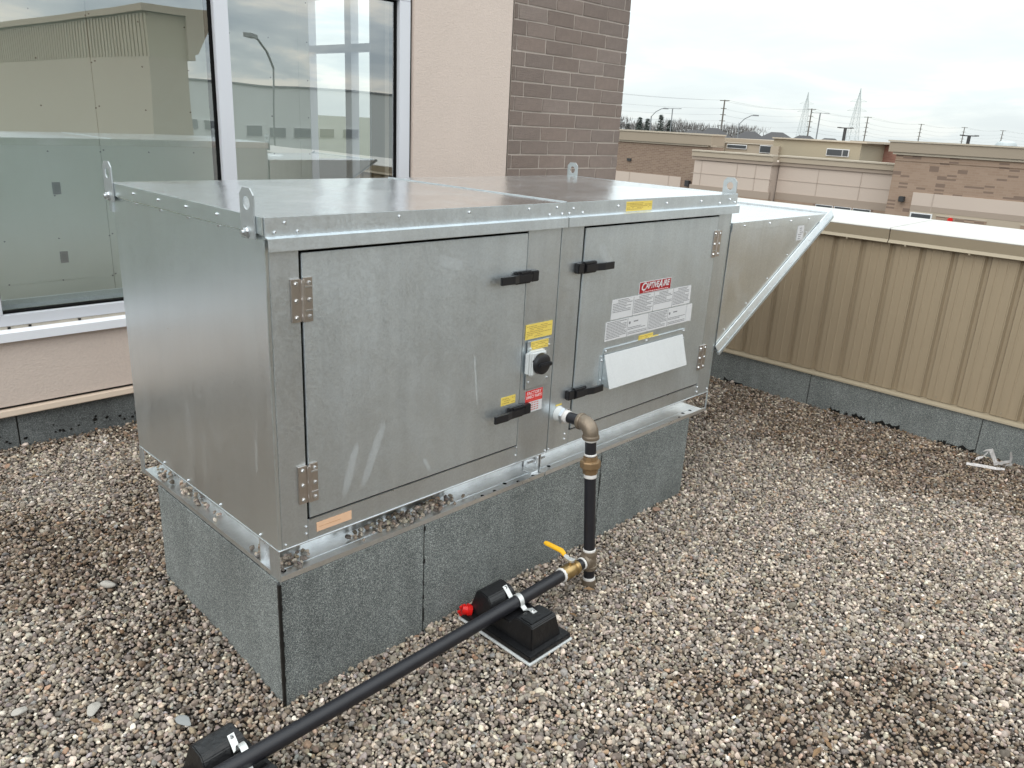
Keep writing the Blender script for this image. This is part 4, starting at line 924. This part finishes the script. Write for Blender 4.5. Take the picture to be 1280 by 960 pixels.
for x0, x1 in edges_:
    p = MB().box(x0 + .001, x1 - .001, WY + .048, WY + .060, .668, 2.300).build('glass_pane', GLASS, bld)
    # one surface is enough for a thin pane: keep the outer face only
    bmq = bmesh.new(); bmq.from_mesh(p.data); bmesh.ops.delete(bmq, geom=[f for f in bmq.faces if f.normal.y > -.5], context='FACES'); bmq.to_mesh(p.data); bmq.free()
    b = MB(); b.box(x0, x1, WY + .040, WY + .075, .6555, .666); b.box(x0, x1, WY + .040, WY + .075, 2.292, 2.304); b.box(x0, x0 + .007, WY + .040, WY + .075, .666, 2.292); b.box(x1 - .014, x1, WY + .040, WY + .100, .666, 2.292)
    b.build('glazing_gasket', GASKET, p)
MB().box(2.3865, 2.4015, WY + .022, WY + .1, .60, 3.0).build('joint_gap', BITUMEN, bld); MB().box(3.2725, 3.2865, WY + .018, WY + .1, .21, 3.9).build('joint_gap', BITUMEN, bld)
# brick pier: mortar core and single bricks
core = MB().box(3.287, 4.592, WY + .0035, WY + .30, .205, 3.9).build('brick_pier', MORTAR, bld)
bvar = []
for k in range(6):
    r2 = random.Random(k); b = MB(); b.box(0, .290, 0, .085, 0, .0895); bm = b.bm
    me = b.mesh('brick', BRICK, .0022); 
    for v in me.vertices: v.co += Vector((r2.gauss(0, .0007), r2.gauss(0, .0009), r2.gauss(0, .0007)))
    bvar.append(me)
def brick(x0, x1, z0, y0=WY, rot=False):
    me = random.choice(bvar); o = bpy.data.objects.new('brick', me); COL.objects.link(o); o.parent = core
    o.location = Vector((x0, y0 + random.gauss(0, .0006), z0 + random.gauss(0, .0008))) - orig(core); o.scale = ((x1 - x0) / .290, 1, 1); o.rotation_euler = (0, 0, random.gauss(0, .003))
    return o
zc0 = 2.314 - .1004 * 21
for r_ in range(37):
    z0 = zc0 + r_ * .1004
    if z0 < .2: continue
    ph = 3.421 - .3 if r_ % 2 == 0 else 3.329 - .3
    xx = ph
    while xx < 4.58:
        a0_, a1_ = max(xx, 3.289), min(xx + .290, 4.596)
        if a1_ - a0_ > .03: brick(a0_, a1_, z0 + .008)
        xx += .30
    # return face bricks on the +X side
    yy_ = WY + .09 + (.1 if r_ % 2 else 0)
MB().box(4.55, 4.592, WY + .09, 9.4, -6, 3.9 - .0) .build('side_wall_core', MORTAR, bld) if False else None
# far side wall (X = 4.6) with a window, seen through the glass
SX = 4.45
for (y0, y1, z0, z1) in ((WY + .301, 5.70, -6, 3.9), (7.02, 9.2, -6, 3.9), (5.70, 7.02, -6, .62), (5.70, 7.02, 2.92, 3.9)): MB().box(SX, SX + .14, y0, y1, z0, z1).build('side_wall', TANL, bld)
wf = MB().box(SX + .02, SX + .12, 5.70, 7.02, .621, .70).build('window_frame', FRAME, bld)
MB().box(SX + .02, SX + .12, 5.70, 7.02, 2.85, 2.919).build('frame_head', FRAME, wf); MB().box(SX + .02, SX + .12, 5.701, 5.76, .70, 2.85).build('jamb', FRAME, wf); MB().box(SX + .02, SX + .12, 6.95, 7.019, .70, 2.85).build('jamb', FRAME, wf)
MB().box(SX + .02, SX + .12, 6.10, 6.22, .70, 2.85).build('mullion', FRAME, wf); MB().box(SX + .022, SX + .118, 5.76, 6.95, 2.28, 2.36).build('transom', FRAME, wf)
# interior: sheathed back wall, ceiling, floor
shp = [-6.2, -5.4, -4.18, -2.96, -1.74, -.52, .735, 1.45, 2.02]
IY = 3.15
for u, v in zip(shp, shp[1:]): MB().box(u + .002, v - .002, IY, IY + .016, -.1, 3.4).build('sheathing_board', SHEATH, bld)
MB().box(-6.2, 2.02, IY + .017, IY + .1, -.1, 3.4).build('partition', INT_D, bld)
MB().box(2.02, 2.10, IY, 7.4, -.1, 3.4).build('partition', SHEATH, bld); MB().box(2.105, SX - .002, 7.3, 7.4, -.1, 3.4).build('partition', SHEATH, bld)
MB().box(-6.3, SX - .001, WY + .31, 7.5, -.2, -.102).build('floor_slab', INT_C, bld); MB().box(-6.3, SX - .001, WY + .32, 7.5, 3.402, 3.5).build('ceiling', INT_C, bld)
MB().box(-6.2, 2.385, WY + .112, WY + .235, .66, .682).build('inner_sill', SILL, bld)
MB().box(-7, -6.2, WY + .31, 7.5, -.1, 3.4).build('partition', INT_D, bld)
b = MB()
for xs_ in [.735 + .27 * k for k in range(-10, 6)]:
    for zs in np.arange(-.05, 3.2, .235):
        xo = xs_ + random.gauss(0, .004); dbl = abs(xs_ - .735) < .01
        b.cyl((xo, IY, zs), (xo, IY - .003, zs), .0045, 6)
        if dbl: b.cyl((xo + .018, IY, zs + .01), (xo + .018, IY - .003, zs + .01), .0045, 6)
b.build('board_screws', GASKET, bld, kind='stuff')
for x_, z_ in ((.483, 1.165), (.478, .785)): ob = MB().box(x_ - .020, x_ + .020, IY - .006, IY - .0005, z_ - .032, z_ + .032).build('outlet_box', INT_D, bld); MB().box(x_ - .012, x_ + .012, IY - .009, IY - .0065, z_ - .02, z_ + .02).build('socket', POLED, ob)

MB().box(-7, SX + .14, WY + .301, 9.2, 3.901, 4.1).build('roof_slab', TANL, bld)
MB().box(4.46, 4.594, -14, WY, -6, -.13).build('lower_wall', FB2, bld)

# ================================================================ raised parapet return, seen in the glass
rp_ = thing('parapet_return', (4.98, -12, -.1), 'tall tan parapet return with flared cornice, seen in the left window reflection', 'parapet')
MB().box(4.66, 5.30, -26, -7.02, -6, 2.33).build('wall', TANL, rp_); MB().box(4.68, 5.30, -26, -7.021, 2.331, 3.0).build('upper_wall', TANW, rp_)
b = MB(); u = -7.1
while u > -16: b.box(4.664, 4.679, u - .08, u, 2.34, 2.98); u -= .15
b.build('ribbed_panel', SIDING, rp_, kind='stuff')
MB().prism([(5.30, -26, 2.33), (5.42, -26, 2.33), (5.42, -26, 2.42), (5.48, -26, 2.44), (5.74, -26, 2.92), (5.74, -26, 3.12), (4.60, -26, 3.12), (4.60, -26, 3.01), (5.30, -26, 3.01)], (0, 19.05, 0)).build('cornice', TANL, rp_)

# ================================================================ background buildings
GZ = -6.0
def slab(par, name, mat, X0, y0, y1, z0, z1, d=.3, **k): return MB().box(X0, X0 + d, min(y0, y1), max(y0, y1), z0, z1).build(name, mat, par, **k)
# right brick building, facade plane X=38
b1 = thing('retail_building', (44, 2, GZ), 'tan and brown brick retail building with long tan fascia at the right edge', 'building')
slab(b1, 'brick_wall', FB2, 38, -14, 11.87, GZ, 1.17, 14)
slab(b1, 'fascia', FASC, 37.8, -14.1, 12.18, 1.23, 1.66, 14.3); slab(b1, 'roof_edge', COPE, 37.75, -14.1, 12.25, 1.665, 1.73, 14.4); slab(b1, 'fascia_trim', COPE, 37.88, -14.05, 12.0, 1.12, 1.225, .3)
slab(b1, 'soldier_course', FB2, 37.97, -14, 11.86, .86, 1.1195, .035)
pn = slab(b1, 'render_panel', PINK, 37.96, -14, 10.80, -1.02, -.46, .05); slab(b1, 'render_band', BAND, 37.95, -14, 10.80, -1.26, -1.023, .06); slab(b1, 'render_panel', TANL, 37.96, -14, 10.80, -1.7, -1.263, .05)
slab(b1, 'panel_joint', JOINT, 37.945, 9.90, 9.93, -1.24, -.46, .02)
wn_ = slab(b1, 'window', WHITEF, 37.92, 9.80, 10.74, -2.7, -1.33, .05); slab(wn_, 'pane', GLASSD, 37.91, 9.86, 10.68, -2.6, -1.38, .02)
for y0, y1 in ((9.62, 7.6), (6.3, 1.0)): slab(b1, 'brick_panel', FB2, 37.93, y0, y1, -2.7, -1.40, .03); slab(b1, 'panel_trim', COPE, 37.92, y0, y1, -1.395, -1.35, .05)
wl_ = MB().box(37.72, 37.95, 11.08, 11.32, -.92, -.68).build('wall_lamp', POLED, b1, .02); al = MB().cyl((37.86, 9.02, -1.50), (37.93, 9.02, -1.50), .11, 12).build('alarm_bell', REDPL, b1)
# middle building, facade X=40 recessed
b2 = thing('stucco_retail_building', (46, 18, GZ), 'pale pink stucco retail building between the two brick ones, with strip windows', 'building')
slab(b2, 'stucco_wall', PINK, 40, 12.2, 18.4, GZ, .20, 11); slab(b2, 'stucco_wall', PINK, 39.2, 18.45, 23.1, GZ, .13, 11.8)
for X0, y0, y1 in ((39.85, 12.2, 18.4), (39.05, 18.35, 23.25)):
    slab(b2, 'cornice', TANL, X0, y0, y1, .34, .60, .5); slab(b2, 'cornice_band', BAND, X0 + .06, y0, y1, .16, .335, 2); slab(b2, 'roof_edge', COPE, X0 - .05, y0, y1, .605, .68, .65)
    slab(b2, 'render_band', BAND, X0 + .12, y0, y1, -1.58, -1.22, .2); slab(b2, 'panel_joint', JOINT, X0 + .13, y0, y1, -.58, -.555, .1); slab(b2, 'brick_base', FB2, X0 + .11, y0, y1, GZ, -1.585, .3)
for yj, X0 in ((22.6, 39.18), (20.4, 39.18), (19.3, 39.18), (16.2, 39.98), (14.0, 39.98)): slab(b2, 'panel_joint', JOINT, X0, yj, yj + .03, -1.2, .13, .05)
for y0, y1 in ((16.05, 15.15), (15.07, 14.2), (14.12, 13.24)): wn_ = slab(b2, 'window', WHITEF, 39.90, y0, y1, -3.4, -1.60, .05); slab(wn_, 'pane', GLASSD, 39.89, y0 - .03, y1 + .03, -3.3, -1.62, .02)
# left brick building X=42
b3 = thing('brown_brick_building', (48, 27, GZ), 'brown brick building with tan fascia and pale panels just right of the brick pier', 'building')
slab(b3, 'brick_wall', FB1, 42, 23.7, 36, GZ, .80, 1.2); slab(b3, 'fascia', FASC, 41.8, 23.75, 36, .90, 1.45, 1.5); slab(b3, 'roof_edge', COPE, 41.75, 23.7, 36, 1.455, 1.54, 1.6); slab(b3, 'fascia_trim', COPE, 41.9, 24.0, 36, .80, .895, .3)
slab(b3, 'render_panel', PINK, 41.96, 25.65, 36, -2.6, -1.05, .05)
for yj in (29.5, 26.5): slab(b3, 'panel_joint', JOINT, 41.94, yj, yj + .04, -2.6, -1.05, .05)
MB().box(41.7, 41.95, 24.9, 25.2, -1.55, -1.2).build('wall_lamp', POLED, b3, .02); MB().box(41.9, 41.98, 29.5, 29.8, -.36, -.2).build('wall_vent', POLED, b3)
# building behind, X=52
b4 = thing('tan_rear_building', (58, 24, GZ), 'long tan rear building with small grey windows rising above the pink stucco roof', 'building')
slab(b4, 'wall', TANW, 52, 19.0, 25.0, GZ, 1.46, 10); slab(b4, 'roof_edge', COPE, 51.8, 18.6, 25.05, 1.465, 1.55, 10.4)
slab(b4, 'wall', TANL, 53, 25.05, 30.1, GZ, .98, 10); slab(b4, 'wall', FASC, 54, 25.06, 31.5, GZ, 1.30, 10); slab(b4, 'roof_edge', COPE, 52.9, 25.05, 30.2, .985, 1.03, 1)
slab(b4, 'pier', TANL, 51.7, 29.2, 30.0, GZ, 1.05, 1.2); slab(b4, 'pier', TANL, 51.7, 24.4, 25.0, GZ, .97, .29)
for y0, y1, z0, z1 in ((29.0, 27.5, .66, .86), (26.4, 25.4, .49, .92), (25.3, 25.02, .5, .92)): wn_ = slab(b4, 'window', WHITEF, 52.9, y0 + .04, y1 - .04, z0 - .05, z1 + .05, .06); slab(wn_, 'pane', GLASSD, 52.88, y0, y1, z0, z1, .03)
for y0, y1 in ((21.13, 20.15), (20.07, 19.74)): wn_ = slab(b4, 'window', WHITEF, 51.93, y0 + .05, y1 - .05, .57, 1.04, .06); slab(wn_, 'pane', GLASSD, 51.90, y0, y1, .62, .99, .04)
b5 = thing('red_brick_building', (60, 15, GZ), 'small red brick gable end far away between tan roof and right fascia', 'building')
slab(b5, 'brick_wall', FB3, 56, 16.6, 20.2, GZ, 1.42, 8); slab(b5, 'tan_pier', TANL, 55.8, 20.2, 21.2, GZ, 1.45, 8); slab(b5, 'roof_edge', FASC, 55.7, 16.5, 21.3, 1.455, 1.60, 8.4)
MB().cyl((55.6, 20.0, 1.20), (55.78, 20.0, 1.20), .16, 10).build('wall_vent', POLED, b5)

# warehouse, only seen reflected
b6 = thing('warehouse', (40, -60, GZ), 'pale grey warehouse with small square windows, seen in the window reflection', 'building')
MB().box(22, 95, -75, -55, GZ, 3.30).build('wall', WAREH, b6); MB().box(21.9, 95.1, -75, -54.9, 3.305, 3.45).build('roof_edge', POLE, b6)
MB().box(33.2 - 3.4, 30.1, -54.99, -54.8, GZ, 3.30).build('pilaster', POLE, b6)
for x0, x1, z0, z1 in ((26.6, 27.5, -.15, .52), (28.0, 28.8, -.15, .52), (29.0, 29.7, -.15, .52), (31.4, 32.8, -.5, .34), (33.6, 35.1, -.5, .2), (35.9, 37.4, -.5, .2), (38.3, 39.8, -.5, .2), (40.8, 42.3, -.5, .2), (23.5, 24.6, -.15, .52)):
    wn_ = MB().box(x0 - .04, x1 + .04, -54.99, -54.93, z0 - .04, z1 + .04).build('window', WHITEF, b6); MB().box(x0, x1, -54.92, -54.9, z0, z1).build('pane', POLE, wn_)

# ================================================================ poles, pylons, wires, trees
def pole_lamp(x_, y_, top, ay, label, r_=.09, reach=1.6, name='street_lamp'):
    t_ = thing(name, (x_, y_, GZ), label, 'street lamp'); MB().cyl((x_, y_, GZ), (x_, y_, top), r_, 8, r_ * .7).build('pole', POLE, t_, smooth=True)
    ex, ey = math.cos(ay) * reach, math.sin(ay) * reach
    MB().tube([(x_, y_, top - .05), (x_ + ex * .3, y_ + ey * .3, top + .5), (x_ + ex * .7, y_ + ey * .7, top + .85), (x_ + ex, y_ + ey, top + .9)], .045, 6).build('arm', POLE, t_)
    MB().box(x_ + ex - .3, x_ + ex + .3, y_ + ey - .14, y_ + ey + .14, top + .82, top + .95, ay).build('lamp_head', POLE, t_)
pole_lamp(80, 54.9, 3.1, R(-70), 'curved arm street lamp nearest the brick pier on the skyline'); pole_lamp(80, 43.4, 2.7, R(-70), 'curved arm street lamp right of the tall utility pole on the skyline')
pole_lamp(15.9, -23.0, 3.2, R(140), 'curved arm street lamp seen in the right window reflection', .05, 2.0)
def tmast(x_, y_, top, r_, wd, label, mat=POLE, cat='mast'):
    t_ = thing('light_mast', (x_, y_, GZ), label, cat); MB().cyl((x_, y_, GZ), (x_, y_, top), r_, 8).build('pole', mat, t_)
    dx, dy = wd * .25, -wd; MB().tube([(x_ - dx, y_ - dy, top), (x_ + dx, y_ + dy, top)], .03 + r_ * .05, 6).build('crossbar', mat, t_)
    for s_ in (-1, 1): MB().box(x_ + s_ * dx - .06, x_ + s_ * dx + .06, y_ + s_ * dy - .13, y_ + s_ * dy + .13, top - .02, top + .05).build('lamp_head', mat, t_)
tmast(90, 58.72, 4.3, .07, 1.0, 'thin twin head light mast left of the tall utility pole', cat='light mast'); tmast(120, 52.6, 5.2, .10, 1.2, 'thin twin head light mast between the two pylons', cat='light mast')
tmast(60, 23.54, 2.45, .12, .42, 'thick black twin head light post in front of the right pylon', POLED, 'light post'); tmast(60, 15.12, 2.30, .11, .42, 'thick black twin head light post near the right picture edge', POLED, 'light post')
PW = [(189.2, 109.3), (233.6, 106.4), (295.8, 114.1), (376.7, 122.5), (407.8, 114.1), (446.9, 108.1)]
names_ = ['tallest dark utility pole left of the pylons', 'utility pole standing just right of the left pylon', 'utility pole just right of the right pylon', 'utility pole above the left end of the right fascia', 'utility pole left of the round roof at far right', 'utility pole nearest the right picture edge']
for (x_, y_), nm in zip(PW, names_):
    t_ = thing('utility_pole', (x_, y_, GZ), nm, 'utility pole', 'utility poles along the skyline'); MB().cyl((x_, y_, GZ), (x_, y_, 9.7), .26, 8, .17).build('pole', WOODP, t_)
    MB().tube([(x_ - .3, y_ + 1.2, 9.5), (x_ + .3, y_ - 1.2, 9.5)], .10, 5).build('crossarm', WOODP, t_)
    for k, zz3 in enumerate((7.6, 6.1, 4.6, 3.4)): MB().tube([(x_ - .2, y_ + .7, zz3), (x_ + .2, y_ - .7, zz3)], .08, 5).build('crossarm', WOODP, t_)
wr = thing('power_lines', (300, 110, GZ), 'thin sagging power lines strung between the skyline utility poles', 'power lines')
LW = [(110, 112)] + PW + [(520, 98)]
for dz, off in ((9.6, 1.1), (9.6, -1.1), (7.6, .6), (6.1, .6), (4.6, .6), (3.4, -.6)):
    pts = []
    for (xa, ya), (xb, yb) in zip(LW, LW[1:]):
        for k in range(8): q = k / 8; pts.append((xa + (xb - xa) * q, ya + (yb - ya) * q + off, dz - 4 * .9 * q * (1 - q)))
    MB().tube(pts, .028, 4).build('wire', WIRE, wr)
def pylon(x_, y_, H, label):
    t_ = thing('pylon', (x_, y_, GZ), label, 'electricity pylon', 'lattice pylons on the skyline'); z0 = GZ; top = z0 + H
    wz = lambda z_: 5.2 * (1 - min((z_ - z0) / (H * .86), 1)) * .5 + .75 * max(0, 1 - max(0, (z_ - (z0 + H * .80)) / (H * .2)))
    lv = [z0 + H * k for k in (0, .12, .24, .35, .45, .54, .62, .69, .75, .80, .85, .90, .95, 1)]
    cs = [(-1, -1), (1, -1), (1, 1), (-1, 1)]; leg = MB(); br = MB(); r_ = .11
    for za, zb in zip(lv, lv[1:]):
        wa, wb = wz(za), wz(zb) if zb < top else .08
        for i in range(4):
            a = cs[i]; c = cs[(i + 1) % 4]
            pa = (x_ + a[0] * wa, y_ + a[1] * wa, za); pb = (x_ + a[0] * wb, y_ + a[1] * wb, zb); qa = (x_ + c[0] * wa, y_ + c[1] * wa, za); qb = (x_ + c[0] * wb, y_ + c[1] * wb, zb)
            leg.cyl(pa, pb, r_, 4); br.cyl(pa, qb, r_ * .45, 4); br.cyl(qa, pb, r_ * .45, 4); br.cyl(pb, qb, r_ * .45, 4)
    leg.build('leg_frame', PYL, t_); br.build('lattice_bracing', PYL, t_)
    for fz, wd in ((.66, 5.0), (.80, 4.2)):
        zz3 = z0 + H * fz; b = MB(); b.cyl((x_ - wd * .3, y_ + wd, zz3), (x_ + wd * .3, y_ - wd, zz3), r_, 4)
        for s_ in (-1, 1): b.cyl((x_ + s_ * wd * .3, y_ - s_ * wd, zz3), (x_, y_, zz3 + 1.8), r_ * .7, 4)
        b.build('crossarm', PYL, t_)
pylon(521, 243, 35.5, 'left lattice pylon on the skyline'); pylon(474, 190.5, 35.5, 'right lattice pylon, slightly larger, on the skyline')

def conifer(x_, y_, H, label):
    t_ = thing('conifer_tree', (x_, y_, GZ), label, 'tree', 'skyline trees'); MB().cyl((x_, y_, GZ), (x_, y_, GZ + H * .95), .2, 6, .04).build('trunk', BARK, t_)
    b = MB(); bm = b.bm; r2 = random.Random(int(x_ * 7 + y_))
    for _ in range(1100):
        f_ = r2.random() ** 1.3; z_ = GZ + H * (.12 + .88 * f_); rr = (1 - f_) * H * .26 * (r2.random() ** .5) + .1; a = r2.random() * 6.28; sz = r2.uniform(.25, .6)
        c = Vector((x_ + rr * math.cos(a), y_ + rr * math.sin(a), z_)); d1 = Vector((math.cos(a), math.sin(a), -.35)) * sz; d2 = Vector((-math.sin(a), math.cos(a), 0)) * sz * .4
        bm.faces.new([bm.verts.new(c - d2), bm.verts.new(c + d2), bm.verts.new(c + d1)])
    me = bpy.data.meshes.new('crown'); bmesh.ops.translate(bm, verts=bm.verts, vec=-orig(t_)); bm.to_mesh(me); bm.free(); me.materials.append(LEAFD); put('crown', me, t_, kind='stuff')
def bare(x_, y_, H, label):
    t_ = thing('bare_tree', (x_, y_, GZ), label, 'tree', 'skyline trees'); r2 = random.Random(int(x_ * 3 + y_ * 11)); tr_ = MB(); cr = MB()
    MB().cyl((x_, y_, GZ), (x_, y_, GZ + H * .5), .22, 6, .12).build('trunk', BARK, t_)
    def grow(p, d, l_, r_, dep):
        q = p + d * l_; cr.cyl(p, q, r_, 3, r_ * .6)
        if dep == 0: return
        for _ in range(3 if dep > 1 else 4):
            nd_ = (d + Vector((r2.uniform(-.8, .8), r2.uniform(-.8, .8), r2.uniform(-.15, .5)))).normalized(); grow(p.lerp(q, r2.uniform(.5, 1)), nd_, l_ * r2.uniform(.55, .8), r_ * .6, dep - 1)
    for _ in range(4): grow(Vector((x_, y_, GZ + H * .4)), Vector((r2.uniform(-.5, .5), r2.uniform(-.5, .5), 1)).normalized(), H * .22, .09, 3)
    cr.build('branches', TWIG, t_)
cf = [(135.7, 99.4, 7.6), (120.8, 85.8, 8.7), (127, 88.5, 8.6), (122.9, 82.8, 9.3), (130, 92.5, 8.2), (124.6, 82.0, 8.5)]
cfn = ['conifer nearest the brick pier on the skyline', 'dark conifer left of the first street lamp', 'dark bushy conifer behind the first street lamp', 'tallest pointed conifer right of the first street lamp', 'short conifer between brick pier and street lamp', 'conifer just right of the tallest one']
for (x_, y_, h_), nm in zip(cf, cfn): conifer(x_, y_, h_ + .9, nm)
bt = [(141.2, 92.5, 9.0), (139, 88.2, 8.8), (137.5, 85.2, 8.6), (138, 84, 8.2), (150, 86, 8.4), (128, 76.5, 8.8), (131, 75, 8.2), (140, 101, 8.2)]
btn = ['bare tree just left of the thin light mast', 'bare tree behind the thin light mast', 'bare tree right of the thin light mast', 'low bare tree right of the thin light mast', 'far low bare tree in the middle of the fascia skyline', 'bare tree left of the tall utility pole', 'bare bush left of the tall utility pole, beside a dark roof', 'bare tree by the brick pier edge']
for (x_, y_, h_), nm in zip(bt, btn): bare(x_, y_, h_ + .8, nm)
def house(x_, y_, hw, ztop, label):
    t_ = thing('house', (x_, y_, GZ), label, 'house', 'dark roofed houses on the skyline'); e_ = ztop - 2.4
    MB().box(x_ - hw, x_ + hw, y_ - hw, y_ + hw, GZ, e_).build('wall', HWALL, t_)
    b = MB(); bm = b.bm; c = [bm.verts.new((x_ + sx * (hw + .4), y_ + sy * (hw + .4), e_ + .01)) for sx, sy in ((-1, -1), (1, -1), (1, 1), (-1, 1))]; r1_, r2_ = bm.verts.new((x_, y_ - hw * .25, ztop)), bm.verts.new((x_, y_ + hw * .25, ztop))
    bm.faces.new((c[0], c[1], r1_)); bm.faces.new((c[1], c[2], r2_, r1_)); bm.faces.new((c[2], c[3], r2_)); bm.faces.new((c[3], c[0], r1_, r2_)); bm.faces.new(c[::-1]); rf = b.build('roof', ROOFS, t_)
for (x_, y_, hw, zt), nm in zip([(130, 80, 4, 1.9), (112, 65.5, 3.2, 2.3), (118, 62.5, 3.2, 2.1), (113, 55.5, 3.6, 2.15), (120, 54.5, 3.4, 1.9), (128, 54, 3.4, 1.7)], ['dark roofed house at left end of the skyline row', 'dark hip roof right beside the tall utility pole', 'dark hip roof between utility pole and second street lamp', 'largest dark hip roof right of the second street lamp', 'low dark roof right of the largest one', 'rightmost low dark roof, left of the pylons']): house(x_, y_, hw, zt, nm)
dm = MB(); dm.lathe((95, 21.2, GZ), (95, 21.2, 2.35), [(0, 1.0), (.95, 1.0), (.98, .85), (1, .4)], 20); o = dm.build('storage_dome', PYL, smooth=True); recenter(o); tag(o, 'low pale domed roof just beyond the right building fascia', 'dome')
# low scrub line between the skyline trees
def scrub():
    b = MB(); bm = b.bm; r2 = random.Random(5)
    for _ in range(9000):
        q = r2.random(); c0 = Vector((134 + 14 * q, 104 - 26 * q, 0)); top = 2.5 + 1.0 * math.sin(q * 23) * math.sin(q * 9 + 1)
        z_ = -3 + (top + 3) * r2.random() ** .6; c = c0 + Vector((r2.gauss(0, 1.5), r2.gauss(0, 1.5), z_)); a = r2.random() * 6.28
        d1 = Vector((math.cos(a) * .3, math.sin(a) * .3, r2.uniform(.4, 1.0))); d2 = Vector((-math.sin(a), math.cos(a), 0)) * .07
        bm.faces.new([bm.verts.new(c - d2), bm.verts.new(c + d2), bm.verts.new(c + d1)])
    o = b.build('scrub', TWIG, kind='stuff'); tag(o, 'low bare scrub along the skyline above the brown brick building', 'scrub')
scrub()
